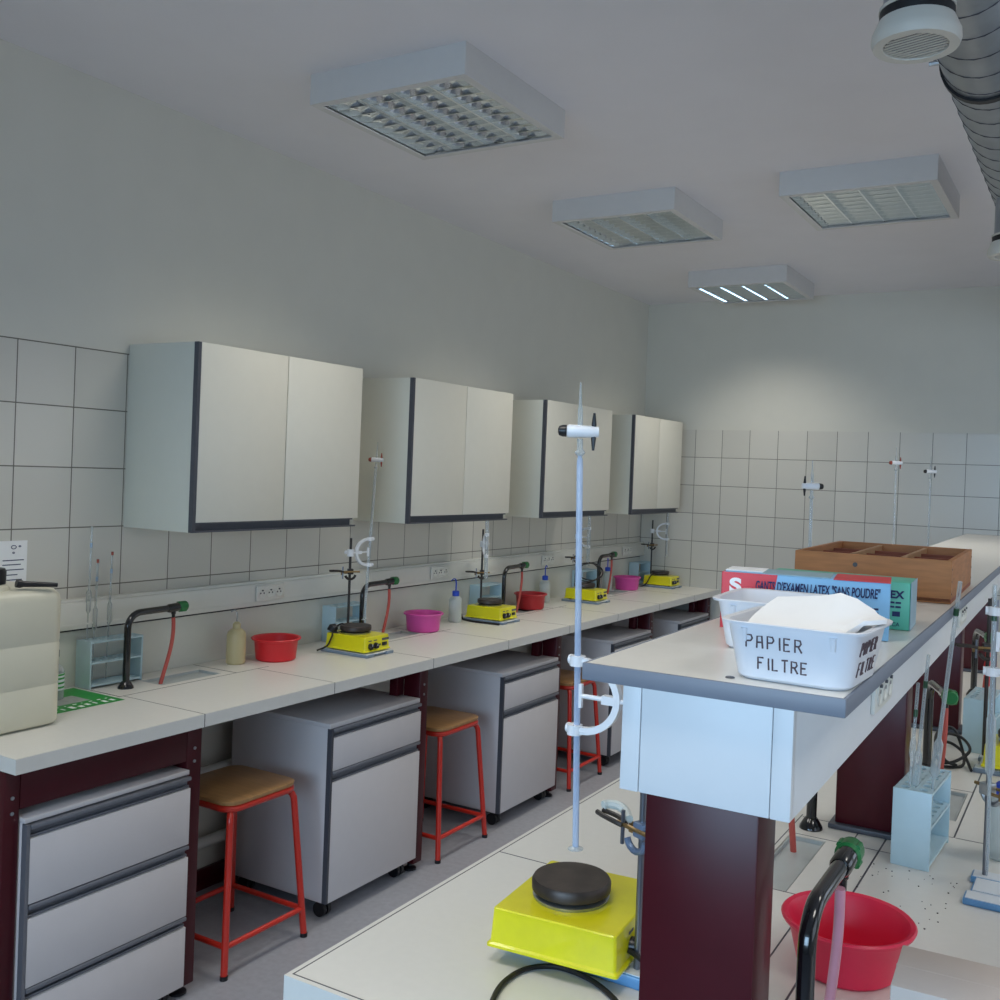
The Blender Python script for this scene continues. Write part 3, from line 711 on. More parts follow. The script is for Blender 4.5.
# wash bottles, bowls
make_wash_bottle((0.115, 2.712, ZB), 'yellowed wash bottle without coloured cap to the left of the red bowl', body='bottletan', capless=True, r=0.036, h=0.128)
WB = make_wash_bottle((0.13, 4.15, ZB), 'clear wash bottle with blue cap standing left of the second bench hotplate')
dup(WB, (0.075, 5.161, ZB), 0.8, 'clear wash bottle with blue cap standing behind the dark red bowl')
dup(WB, (0.09, 5.98, ZB), 0.4, 'clear wash bottle with blue cap behind the hose of the farthest bench tap')
make_bowl((0.165, 2.872, ZB), 'red', 'bright red plastic bowl on the left bench below the nearest wall cabinet')
make_bowl((0.175, 3.822, ZB), 'pink', 'magenta plastic bowl on the left bench below the second wall cabinet')
make_bowl((0.155, 4.86, ZB), 'dkred', 'dark red plastic bowl behind the third bench tap')
make_bowl((0.15, 6.165, ZB), 'pink', 'pink plastic bowl in the far corner of the left bench')
# hotplate stations
LSTA = [(0.305, 3.195, 'first', 0.17, 3.272), (0.245, 4.312, 'second', 0.14, 4.262), (0.245, 5.375, 'third', 0.135, 5.435), (0.26, 6.505, 'farthest', 0.135, 6.585)]
ST = HP = None
for i, (x, y, nm, rx, ry) in enumerate(LSTA):
    ls = 'grey blue retort stand whose base carries the %s bench hotplate' % nm + ['', ' beside the blue capped bottle', ' with the cord coil', ' by the back wall'][i]
    lh = 'yellow hotplate on the left bench ' + ['between the red and the magenta bowl', 'right of the blue capped wash bottle', 'carrying a coil of black cord', 'in the far corner by the back wall'][i]
    if i == 0:
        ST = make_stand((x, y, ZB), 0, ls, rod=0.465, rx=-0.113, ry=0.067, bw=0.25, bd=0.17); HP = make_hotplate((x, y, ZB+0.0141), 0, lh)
    else:
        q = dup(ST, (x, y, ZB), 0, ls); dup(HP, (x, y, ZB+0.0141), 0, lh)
RODS = [(x-0.113, y+0.067) for x, y, *_ in LSTA]
# plug and cords
t = thing('power_plug', 'black power plug and cord lying on the corner of the first bench hotplate', 'plug', (0.217, 3.142, ZB+0.0141+0.066))
MB().tube([(-0.004, -0.008, 0.002), (0.0, 0.0, 0.016), (0.006, 0.012, 0.022)], [0.02, 0.022, 0.014], 14).build('plug_body', M_['rubber'], t)
MB().tube(spline([(0.006, 0.012, 0.022), (0.022, 0.03, 0.034), (0.05, 0.02, 0.018), (0.05, -0.02, 0.008), (0.03, -0.034, 0.004), (0.028, -0.038, -0.01), (0.01, -0.045, -0.05), (-0.03, -0.06, -0.072)], 6), 0.0035, 8).build('cord', M_['rubber'], t)
zt = ZB + 0.0141 + 0.0985
make_cord([(0.25+0.055*math.cos(a), 5.375+0.03*math.sin(a*1.3)+0.05*math.cos(a)+0.02, zt+0.062+0.056*math.sin(a)+0.004*a/6) for a in [-PI/2+k*PI/5 for k in range(26)]],
          0.0034, 'coil of black cord standing on the third bench hotplate', (0.25, 5.375, zt), group='black cords of the hotplates')
make_cord([(0.30, 6.46, zt+0.004), (0.26, 6.43, zt-0.006), (0.22, 6.412, zt-0.03), (0.19, 6.41, ZB+0.03), (0.16, 6.40, ZB+0.004), (0.12, 6.36, ZB+0.004)], 0.004,
          'black cord hanging over the near face of the farthest bench hotplate', (0.2, 6.42, ZB+0.02), group='black cords of the hotplates')
make_cord([(0.11, 4.235, ZB+0.03), (0.13, 4.225, ZB+0.006), (0.2, 4.205, ZB+0.005), (0.3, 4.203, ZB+0.006), (0.36, 4.21, ZB+0.005)], 0.005,
          'black cord along the foot of the second bench hotplate', (0.2, 4.21, ZB), group='black cords of the hotplates')
# clamps on the rods
CL = make_clamp((RODS[0][0], RODS[0][1], 1.205), 0.9, 'dark metal clamp on the rod behind the first bench hotplate', 'darkrod')
for i, z, rz in ((1, 1.12, 0.8), (2, 1.14, 1.1), (3, 1.17, 0.9)):
    dup(CL, (RODS[i][0], RODS[i][1], z), rz, 'dark metal clamp on the rod behind the %s bench hotplate' % LSTA[i][2])
# burettes with bow clamps
BU = [((0.205, 3.352), (0.213, 3.390), 0.99, 1.765, 1.285, 'redbrown', 'white'), ((0.20, 4.316), (0.19, 4.314), 1.10, 1.78, 1.27, 'black', 'white'),
      ((0.222, 5.425), (0.222, 5.43), 1.10, 1.78, 1.27, 'black', 'white'), ((0.245, 6.612), (0.245, 6.612), 1.09, 1.77, 1.27, 'black', 'white')]
for i, (a, b, z0, z1, zc, hm, bm_) in enumerate(BU):
    f = (zc-z0)/(z1-z0); bx, by = a[0]+(b[0]-a[0])*f, a[1]+(b[1]-a[1])*f
    make_burette((a[0], a[1], z0), (b[0], b[1], z1), 'upside-down glass burette over the %s bench hotplate' % LSTA[i][2] + [', red brown stopcock', '', '', ''][i], handle=hm, body=bm_, cap=hm, tube='burclear', r=0.0058 if i in (0, 3) else 0.010)
    make_burette_clamp(RODS[i], (bx, by), zc, 'white bow clamp holding the burette of the %s bench hotplate' % LSTA[i][2])
# ================================================================== the island bench
IRZ = 0.0075
IO = (1.942, 1.116, 0.0)
isl = thing('island_bench', 'white island bench with dark joint lines in the foreground, carrying the raised shelf', 'bench', IO, IRZ)
IW, IL = 1.27, 4.6
def iloc(x, y):                               # world -> island local
    d = Vector((x-IO[0], y-IO[1])); c, s_ = math.cos(IRZ), math.sin(IRZ)
    return (d.x*c + d.y*s_, -d.x*s_ + d.y*c)
isinks = []
for x0, x1, y0, y1 in ((2.418, 2.495, 1.865, 2.175), (2.635, 2.716, 2.49, 2.735), (2.625, 2.706, 3.66, 3.9)):
    a = iloc(x0, y0); b = iloc(x1, y1); isinks.append((a[0], b[0], a[1], b[1]))
MB().slab([0, IW], [0, IL], 0.843, ZB, isinks).build('slab', M_['top'], isl)
w = MB()
w.box(0.0085, 0.0105, 0.0085, IL, ZB-0.001, ZB+0.0004).box(0.0085, IW-0.0085, 0.0085, 0.0105, ZB-0.001, ZB+0.0004)
w.build('edge_line', M_['greydk'], isl)
J = [(0.011, 0.47, 0.599, 0.6012), (0.011, 0.47, 1.77, 1.772), (0.80, IW, 1.248, 1.2505), (0.011, 0.47, 2.94, 2.942), (0.80, IW, 2.42, 2.4225),
     (0.476, 0.72, 0.742, 0.7442), (0.476, 0.72, 1.066, 1.0682), (0.476, 0.72, 1.185, 1.1872),
     (0.471, 0.4733, 0.30, 1.20), (0.608, 0.6108, 0.30, 1.20), (0.668, 0.6715, 0.30, 1.20), (0.795, 0.7985, 1.25, 2.42), (0.66, 0.795, 1.248, 1.2505), (0.66, 0.795, 1.63, 1.6325), (0.66, 0.6625, 1.25, 2.4)]
for a, b, c, d in J: MB().box(a, b, c, d, ZB-0.001, ZB+0.0004).build('joint', M_['greydk'], isl)
for x in (0.06, IW-0.06):
    for y in (0.12, 2.3, 4.48): MB().box(x-0.03, x+0.03, y-0.03, y+0.03, 0, 0.843, 0.003).build('leg', M_['maroon'], isl)
for y in (0.12, 2.3, 4.48): MB().box(0.09, IW-0.09, y-0.02, y+0.02, 0.77, 0.842, 0.003).build('cross_rail', M_['maroon'], isl)
for r in isinks: make_sink(*r, isl, (0, 0, 0))

# raised shelf on maroon columns
SO = (2.60, 1.10, ZB); SRZ = 0.02
sh = thing('reagent_shelf', 'raised white shelf with grey edge on maroon columns standing along the island', 'shelf', SO, SRZ)
MB().box(-0.157, 0.157, 0.004, 4.50, 0.522, 0.542).build('board', M_['top'], sh)
w = MB().box(-0.161, 0.161, 0, 0.004, 0.521, 0.5423, 0.001).box(-0.161, -0.157, 0.004, 4.504, 0.521, 0.5423, 0.001).box(0.157, 0.161, 0.004, 4.504, 0.521, 0.5423, 0.001).box(-0.161, 0.161, 4.50, 4.504, 0.521, 0.5423, 0.001)
w.build('edging', M_['edgegrey'], sh)
w = MB().box(-0.113, -0.101, 0.034, 4.47, 0.388, 0.5215, 0.001).box(0.088, 0.100, 0.034, 4.47, 0.388, 0.5215, 0.001).box(-0.101, 0.088, 0.034, 4.47, 0.388, 0.400)
w.build('casing', M_['casing'], sh)
w = MB().box(-0.113, -0.0885, 0.020, 0.034, 0.388, 0.5215, 0.001).box(-0.0875, 0.0755, 0.0205, 0.034, 0.388, 0.5215, 0.001).box(0.0765, 0.100, 0.020, 0.034, 0.388, 0.5215, 0.001)
w.build('end_panel', M_['casing'], sh)
MB().lathe([(0, 0.5424), (0.006, 0.5424), (0.005, 0.5436), (0, 0.544)], 12, Matrix.Translation((0.02, 0.03, 0))).build('screw_cap', M_['greydk'], sh)
for y in (0.047, 1.18, 2.28, 3.46):
    c = MB().box(-0.088, 0.057, y, y+0.078, 0.012, 0.388, 0.003).build('column', M_['maroon'], sh)
    MB().box(-0.100, 0.069, y-0.014, y+0.09, 0.0005, 0.012, 0.002).build('base_plate', M_['greydk'], c)
def on_shelf(lx, ly):
    c, s_ = math.cos(SRZ), math.sin(SRZ)
    return (SO[0] + lx*c - ly*s_, SO[1] + lx*s_ + ly*c)
ZS = ZB + 0.5425
for ly, z, l in ((0.57, 1.332, 'white triple power socket on the side of the raised shelf below the paper tub'), (1.76, 1.325, 'white triple power socket on the side of the raised shelf below the wooden crate')):
    x, y = on_shelf(0.1005, ly)
    t = dup(K0, (x, y, z), label=l, group='sockets on the raised shelf')
    t.rotation_euler = (Matrix.Rotation(SRZ, 3, 'Z') @ frame((0, 0, 0), (0, 1, 0), (0, 0, 1)).to_3x3()).to_euler()

# ------------------------------------------------------------------ things on the raised shelf
LET = {'P': [[(0, 0), (0.02, 1), (.5, .97), (.6, .72), (.45, .52), (0.02, .48)]], 'A': [[(0, 0), (.06, .93), (.5, .97), (.56, 0)], [(.05, .45), (.5, .47)]],
       'I': [[(.15, 0), (.13, .6), (.15, 1)]], 'E': [[(.55, .03), (0, 0), (.02, 1), (.58, .98)], [(.02, .52), (.45, .53)]],
       'R': [[(0, 0), (.02, 1), (.5, .95), (.56, .7), (.4, .5), (.03, .48)], [(.3, .48), (.62, 0)]], 'F': [[(0, 0), (.02, 1), (.58, 1.0)], [(.02, .55), (.4, .56)]],
       'L': [[(.02, 1), (0, 0), (.52, .04)]], 'T': [[(.28, 0), (.3, 1)], [(0, .98), (.62, 1.02)]]}
def strokes(w, word, M, h, r, gap=0.9):
    u = 0
    for ch in word:
        for st in LET[ch]: w.tube([M @ Vector(((u + p[0]*0.85)*h, p[1]*h, 0)) for p in st], r, 6)
        u += (0.45 if ch == 'I' else gap)
    return u*h
def make_tub(loc, rz, label, letters):
    t = thing('plastic_tub', label, 'tub', loc, rz, 'white plastic tubs on the shelf')
    h = 0.070
    L = [rrect(0.128, 0.128, 0.022, 0.0), rrect(0.138, 0.138, 0.026, 0.004), rrect(0.158, 0.158, 0.026, h-0.006), rrect(0.159, 0.159, 0.026, h-0.005), rrect(0.173, 0.173, 0.032, h-0.004), rrect(0.175, 0.175, 0.032, h-0.001), rrect(0.171, 0.171, 0.030, h),
         rrect(0.158, 0.158, 0.026, h-0.001), rrect(0.154, 0.154, 0.025, h-0.006), rrect(0.133, 0.133, 0.023, 0.007), rrect(0.12, 0.12, 0.02, 0.005)]
    MB().loft(L).build('body', M_['tub'], t)
    for x in (-0.052, 0.052): MB().tube([(x, -0.0785, h-0.008), (x, -0.0765, h-0.024)], [0.0045, 0.003], 8).build('rib', M_['tub'], t)
    if letters:
        w = MB(); sl = (0.079-0.069)/(h-0.010)
        Mf = frame((-0.050, -0.0752, 0.0395), (1, 0, 0), (0, -sl, 1)); strokes(w, 'PAPIER', Mf, 0.0150, 0.0011, 0.86)
        Mf = frame((-0.036, -0.0710, 0.0145), (1, 0, 0), (0, -sl, 1)); strokes(w, 'FILTRE', Mf, 0.0140, 0.0011, 0.80)
        w.build('handwriting', M_['ink'], t); w = MB()
        Mr = frame((0.0752, -0.050, 0.0395), (0, 1, 0), (sl, 0, 1)); strokes(w, 'PAPIER', Mr, 0.0155, 0.0012, 0.93)
        Mr = frame((0.0710, -0.046, 0.0150), (0, 1, 0), (sl, 0, 1)); strokes(w, 'FILTRE', Mr, 0.0160, 0.0012, 0.95)
        w.build('handwriting', M_['ink'], t)
    return t
TUB = (2.690, 1.203, ZS)
make_tub(TUB, -0.03, 'white plastic tub marked PAPIER FILTRE holding white papers at the shelf end', True)
make_tub((2.605, 1.395, ZS), 0.05, 'white plastic tub without writing, half hidden behind the marked tub', False)
# sheets of filter paper in the tub
def make_sheet(k, label):
    """a bunch of limp sheets: rounded quadrilateral, higher at the back, thick enough to stack"""
    n = 14; loc = (TUB[0], TUB[1], ZS+0.05); rot = (-0.10, 0.22, -0.28, 0.12, 0.35, -0.05)[k]
    bm = bmesh.new(); th = 0.0052; T_, B_ = [], []
    for i in range(n+1):
        ta, tb = [], []
        for j in range(n+1):
            u, v = i/n*2-1, j/n*2-1
            x0 = u*math.sqrt(1-v*v*0.18)*0.068*(1-0.02*k); y0 = v*math.sqrt(1-u*u*0.18)*0.066*(1-0.02*k)
            x = x0*math.cos(rot) - y0*math.sin(rot) + 0.004*math.sin(k*2.1); y = x0*math.sin(rot) + y0*math.cos(rot) + 0.004
            x = max(-0.069, min(0.069, x)); y = max(-0.069, min(0.068, y))
            s = (y + 0.07)/0.14
            z = -0.0245 + k*th*1.0 + (0.006 + 0.026*s)*(0.55+0.45*s) + 0.013*s*math.exp(-abs(x-0.024)/0.03) + 0.0006*math.sin(5*u+k)*math.cos(4*v+2*k)
            z -= max(0, 0.0-x)*0.02
            if k == 5 and u > 0.45 and v > -0.7:
                q = (u-0.45)/0.55*(1-abs(v-0.1)*0.7); x += 0.034*max(0, q)
            if x > 0.045: z -= (min(x, 0.066)-0.045)*0.35
            if k == 5 and x > 0.060: z = max(z, 0.0225) - max(0, x-0.0905)*1.6
            ta.append(bm.verts.new((x, y, z+th))); tb.append(bm.verts.new((x, y, z)))
        T_.append(ta); B_.append(tb)
    for i in range(n):
        for j in range(n):
            bm.faces.new((T_[i][j], T_[i+1][j], T_[i+1][j+1], T_[i][j+1])); bm.faces.new((B_[i][j], B_[i][j+1], B_[i+1][j+1], B_[i+1][j]))
    ring = [(i, 0) for i in range(n)] + [(n, j) for j in range(n)] + [(i, n) for i in range(n, 0, -1)] + [(0, j) for j in range(n, 0, -1)]
    for (a0, b0), (a1, b1) in zip(ring, ring[1:] + ring[:1]): bm.faces.new((T_[a0][b0], B_[a0][b0], B_[a1][b1], T_[a1][b1]))
    w = MB(); w.bm.free(); w.bm = bm
    ob = w.build('filter_paper', M_['paper'], None, 60); ob.location = loc
    return tag(ob, label, 'paper', 'filter papers in the tub')
for k in range(6): make_sheet(k, 'white filter paper of the rumpled stack in the marked tub' if k < 5 else 'topmost white filter paper of the stack, its corner hanging over the tub rim')
# glove boxes
def make_carton(name, label, cat, loc, rz, L, D, H, m, group=None):
    t = thing(name, label, cat, loc, rz, group)      # front-left bottom corner is the origin, front faces local -y
    MB().box(0, L, 0, D, 0, H, 0.002).build('carton', M_[m], t)
    return t
gx, gy, grz = 2.472, 1.507, 0.175
t = make_carton('glove_box', 'red and light blue box of latex examination gloves behind the paper tub', 'glove box', (gx, gy, ZS), grz, 0.253, 0.10, 0.088, 'boxblue', 'disposable glove boxes')
e = 0.0008
MB().loft([[(-e, -e, -0.0), (0.072, -e, 0), (0.086, -e, 0.0885), (-e, -e, 0.0885)], [(-e, 0.0002, 0), (0.072, 0.0002, 0), (0.086, 0.0002, 0.0885), (-e, 0.0002, 0.0885)]]).build('red_field', M_['boxred'], t)
MB().box(-e, 0.0003, -e, 0.1, 0, 0.088).build('red_end', M_['boxred'], t)
MB().box(0.06, 0.165, 0.012, 0.095, 0.0875, 0.0888).build('tear_flap', M_['boxtop'], t)
MB().box(0.17, 0.2532, -e, 0.1005, 0.0875, 0.0886).build('lid_band', M_['boxred'], t)
MB().box(0.0, 0.06, 0.03, 0.1, 0.0875, 0.0894).build('lid_label', M_['paper'], t)
F = frame((0.012, -0.0014, 0.058), (1, 0, 0), (0, 0, 1))
MB().text('S', 0.030, F, width=0.019, bold=0.0014).build('lettering', M_['paper'], t)
MB().text('6', 0.030, frame((0.012, -0.0014, 0.030), (1, 0, 0), (0, 0, 1)), width=0.019, bold=0.0014).build('lettering', M_['paper'], t)
w = MB().text("GANTS", 0.0205, frame((0.053, -0.0014, 0.0635), (1, 0, 0), (0, 0, 1)), width=0.0295, bold=0.0004, shear=0.08)
w.text("D'EXAMEN LATEX \"SANS POUDRE\"", 0.0205, frame((0.0858, -0.0014, 0.0635), (1, 0, 0), (0, 0, 1)), width=0.153, bold=0.0004, shear=0.08)
for x0, x1, z in ((0.092, 0.15, 0.052), (0.195, 0.237, 0.046), (0.20, 0.237, 0.040), (0.092, 0.14, 0.046)):
    x = x0
    while x < x1:
        q = 0.002 + 0.005*rnd.random(); w.box(x, min(x+q, x1), -0.0014, -0.0004, z, z+0.0028); x += q + 0.0012
w.box(0.222, 0.237, -0.0014, -0.0004, 0.018, 0.028)
w.build('print', M_['inkblue'], t)
x2, y2 = on_shelf(-0.098, 0.575)
t = make_carton('glove_box', 'green glove box standing behind the red and blue glove box', 'glove box', (2.492, 1.672, ZS), 0.075, 0.236, 0.10, 0.078, 'boxgreen', 'disposable glove boxes')
w = MB().text('EX', 0.017, frame((0.205, -0.0012, 0.052), (1, 0, 0), (0, 0, 1)), width=0.022, bold=0.0006)
for z in (0.043, 0.036): w.box(0.205, 0.212, -0.001, 0, z, z+0.003).box(0.2135, 0.222, -0.001, 0, z, z+0.003)
w.box(0.209, 0.221, -0.001, 0, 0.022, 0.030).text('CA', 0.009, frame((0.209, -0.0012, 0.006), (1, 0, 0), (0, 0, 1)), width=0.012)
w.build('print', M_['inkblue'], t)
MB().box(0.2365, 0.2375, 0.0, 0.1, 0, 0.0785).build('end_flap', M_['boxtop'], t)
# wooden crate
cw, cd, chh = 0.317, 0.47, 0.088
t = thing('wooden_crate', 'old wooden crate with open compartments standing on the raised shelf', 'crate', (2.731, 2.142, ZS), 0.035)
th = 0.011
MB().box(-cw, 0, 0, cd, 0.003, 0.010).build('bottom', M_['woodin'], t)
MB().box(-cw, 0, 0, th, 0, chh, 0.0015).build('front_board', M_['wood'], t)
MB().box(-cw, 0, cd-th, cd, 0, chh, 0.0015).build('rear_board', M_['wood'], t)
MB().box(-cw, -cw+th, th, cd-th, 0, chh, 0.0015).build('side_board', M_['wood'], t)
MB().box(-th, 0, th, cd-th, 0, chh, 0.0015).build('side_board', M_['wood'], t)
for k in (1, 2): MB().box(-cw+k*cw/3-0.004, -cw+k*cw/3+0.004, th, cd-th, 0.010, chh-0.004).build('divider', M_['woodlt'], t)
for k in (1, 2, 3):
    MB().box(-cw+th, -th, k*cd/4-0.003, k*cd/4+0.003, 0.010, chh-0.012).build('divider', M_['woodin'], t)
w = MB()
for x in (-0.19, ): w.cyl((x, -0.001, chh-0.022), (x, 0.001, chh-0.022), 0.005, 10)
for y in (0.006, cd-0.006):
    for z in (0.02, 0.045, 0.07): w.cyl((-0.0005, y, z), (0.0008, y, z), 0.0018, 8)
w.build('nail', M_['darkrod'], t)

# ------------------------------------------------------------------ near hotplate station
make_hotplate((2.273, 1.446, ZB+0.0206), 0.085, 'large yellow hotplate in the foreground under the hanging burette', wx=0.212, wy=0.225, py=-0.012)
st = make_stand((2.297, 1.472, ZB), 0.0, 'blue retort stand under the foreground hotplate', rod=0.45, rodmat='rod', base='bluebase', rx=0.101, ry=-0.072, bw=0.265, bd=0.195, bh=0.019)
ROD = (2.398, 1.400)
make_burette((2.284, 1.40, 1.063), (2.2605, 1.40, 1.806), 'large frosted burette hanging stopcock upwards over the foreground hotplate', tube='burette', handle='black', body='white', cap='black', flip=1, r=0.0052)
zc = 1.307; f = (zc-1.063)/(1.806-1.063)
make_burette_clamp(ROD, (2.282-0.0235*f, 1.40), zc, 'white bow clamp at the shelf corner holding the foreground burette', span=0.110)
c = dup(CL, (ROD[0], ROD[1], 1.118), -0.42, 'blue grey metal clamp on the rod between foreground hotplate and maroon column', 'metal clamps on the stand rods')
for ch in c.children:
    if ch.name.startswith('boss'): ch.data = ch.data.copy(); ch.data.materials.clear(); ch.data.materials.append(M_['bosscl'])
MB().tube(spline([(-0.03, -0.002, 0.006), (-0.05, 0.008, 0.012), (-0.07, 0.010, 0.014), (-0.085, 0.004, 0.013), (-0.088, -0.006, 0.012)], 5), 0.0075, 8).build('plastic_sleeve', M_['bottle'], c)
make_cord([(2.386, 1.395, ZB+0.046), (2.41, 1.385, ZB+0.044), (2.45, 1.37, ZB+0.03), (2.49, 1.32, ZB+0.006), (2.44, 1.285, ZB+0.005), (2.396, 1.326, ZB+0.005), (2.34, 1.356, ZB+0.005), (2.28, 1.361, ZB+0.005), (2.243, 1.330, ZB+0.005), (2.235, 1.277, ZB+0.005), (2.25, 1.22, ZB+0.005), (2.28, 1.16, ZB+0.005)],
          0.0042, 'black cord looping over the island top in front of the foreground hotplate', (2.3, 1.3, ZB), group='black cords of the hotplates')
# ------------------------------------------------------------------ right half of the island
dup(TP, (2.700, 1.222, ZB), 0.0, 'black tap in the right foreground reaching over the crimson bowl')
NT = [o for o in C.objects if o.get('label') == 'black tap in the right foreground reaching over the crimson bowl'][0]
for ch in NT.children:
    if ch.name.startswith('hose'):
        ch.data = MB().tube(bezier((0, 0.17, 0.22), (0, 0.18, 0.14), (-0.004, 0.165, 0.10), (-0.010, 0.155, 0.012)), 0.0072, 12).build('tmp', None).data
        ch.data.materials.append(M_['hosepk'])
        ch['label'] = 'pale pink rubber hose'
for o in list(C.objects):
    if o.name.startswith('tmp'): bpy.data.objects.remove(o)
dup(TP, (2.445, 2.241, ZB), PI, 'black tap post under the raised shelf between the two nearest columns')
dup(TP, (2.594, 2.871, ZB), PI+0.36, 'black tap with green handle and red hose behind the pipettes of the island rack')
dup(TP, (2.582, 4.04, ZB), PI+0.32, 'black tap with green handle far along the right of the island')
make_bowl((2.663, 1.628, ZB), 'crimson', 'crimson plastic bowl on the island in the right foreground', r0=0.077, r1=0.096, h=0.082)
dup(RK, (2.680, 2.232, ZB), -0.05, 'pale blue test tube rack with pipettes beside the second maroon column on the island')
dup(RK, (2.690, 3.27, ZB), -0.05, 'pale blue rack behind the cord tangle far along the island')
make_pipette((2.660, 2.150, ZB+0.016), (2.672, 2.165, 1.255), 'short clear pipette in the island rack, leftmost', bulb=0.62, bl=0.012, br=0.0065, r=0.0035)
make_pipette((2.664, 2.185, ZB+0.016), (2.692, 2.150, 1.318), 'clear pipette with a long bulb low down in the island rack', bulb=0.42, bl=0.03, br=0.0085, r=0.0036)
make_pipette((2.692, 2.205, ZB+0.016), (2.757, 2.060, 1.480), 'tall clear pipette leaning out of the island rack past the shelf edge', bulb=0.36, bl=0.034, br=0.0095, r=0.0042)
st = make_stand((2.898, 2.085, ZB), 0.0, 'blue retort stand with painted white sheen at the right edge of the picture', rod=0.56, rodmat='rod', base='bluebase', rx=-0.083, ry=0.060, bw=0.215, bd=0.165)
MB().tube([(0.05, 0.060, 0.02), (0.05, 0.060, 0.55)], 0.0055, 12).build('rod', M_['rod'], st)
make_pipette((2.822, 2.105, ZB+0.026), (2.814, 2.112, 1.475), 'tall clear pipette held in the white clamp at the right edge', bulb=0.45, bl=0.05, br=0.009, r=0.0045)
make_burette_clamp((2.948, 2.145), (2.816, 2.110), 1.365, 'white bow clamp at the right edge below the wooden crate', span=0.118)
c = dup(CL, (2.815, 2.145, 1.068), 2.6, 'grey metal clamp on the rod above the translucent bottle at the right edge')
for ch in c.children:
    if ch.name.startswith('boss'): ch.data = ch.data.copy(); ch.data.materials.clear(); ch.data.materials.append(M_['silver'])
dup(WB, (2.832, 2.305, ZB), 2.2, 'translucent bottle with blue cap behind the rod at the right edge')
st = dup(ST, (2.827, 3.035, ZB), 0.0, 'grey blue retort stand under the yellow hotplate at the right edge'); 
dup(HP, (2.832, 3.03, ZB+0.0141), 0.0, 'yellow hotplate at the right edge beside the pale blue rack')
dup(CL, (2.712, 3.082, 1.21), 0.4, 'dark metal clamp on the rod of the yellow hotplate at the right edge')
make_cord([(2.66, 2.955, ZB+0.01), (2.63, 2.93, ZB+0.03), (2.615, 2.965, ZB+0.085), (2.66, 3.02, ZB+0.075), (2.69, 2.98, ZB+0.05), (2.65, 2.94, ZB+0.02), (2.61, 2.96, ZB+0.02), (2.60, 3.0, ZB+0.08), (2.64, 3.04, ZB+0.09), (2.675, 2.99, ZB+0.01), (2.63, 2.935, ZB+0.006), (2.60, 2.94, ZB+0.005), (2.615, 3.03, ZB+0.05), (2.66, 3.05, ZB+0.03), (2.70, 2.94, ZB+0.006)],
          0.0042, 'tangle of black cord on the island beside the far red hose', (2.65, 2.99, ZB), group='black cords of the hotplates')
for (x, y, m, l) in ((2.708, 3.20, 'red', 'red rubber pipette filler in the far rack at the right edge'), (2.712, 3.27, 'orange', 'orange rubber pipette filler in the far rack at the right edge')):
    t = thing('pipette_filler', l, 'pipette filler', (x, y, ZB+0.016), 0, 'rubber pipette fillers')
    MB().tube([(0, 0, 0), (0, 0, 0.19)], 0.0035, 10).build('glass_tube', M_['glass'], t)
    MB().lathe([(0, 0.18), (0.006, 0.18), (0.0075, 0.20), (0.013, 0.222), (0.013, 0.245), (0.007, 0.265), (0.004, 0.28), (0, 0.282)], 18).build('rubber_bulb', M_[m], t)
w = MB((2.69, 2.0, ZB)); rc = random.Random(5)
for k in range(46):
    x, y, q = 2.60+0.17*rc.random(), 1.84+0.27*rc.random(), 0.0008+0.0013*rc.random()
    w.box(x, x+q*1.5, y, y+q, ZB, ZB+q*0.7)
ob = w.build('black_crumbs', M_['blackline']); ob.location = (2.69, 2.0, ZB); ob['kind'] = 'stuff'
tag(ob, 'black crumbs scattered on the island top before the test tube rack', 'crumbs')
# carton in the right foreground
t = thing('cardboard_box', 'brown grey cardboard box at the lower right corner of the picture', 'box', (2.790, 1.278, ZB), 0.055)
MB().box(0, 0.27, 0, 0.122, 0, 0.162, 0.002).build('carton', M_['card'], t)
MB().box(-0.0004, 0.2704, 0.0605, 0.0612, 0.14, 0.1622).build('flap_joint', M_['card'], t)
# burettes farther along, showing only their tops over the shelf
for (x, y, zt_, fl, hm, cp, nm) in ((2.216, 3.0, 1.728, -1, 'black', 'black', 'black stopcock above the left end of the crate'), (2.058, 5.2, 1.855, 1, 'redbrown', 'redbrown', 'red brown stopcock above the middle of the crate'), (2.193, 5.4, 1.820, 1, 'black', 'black', 'black stopcock above the right end of the crate')):
    make_burette((x+0.006, y, 1.02), (x, y, zt_), 'glass burette, ' + nm, handle=hm, cap=cp, flip=fl, r=0.005)
    rx, ry = x+0.115, y-0.02
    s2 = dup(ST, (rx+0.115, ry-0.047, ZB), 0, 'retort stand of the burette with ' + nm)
    make_burette_clamp((rx, ry), (x+0.003, y), 1.26, 'white bow clamp of the burette with ' + nm)

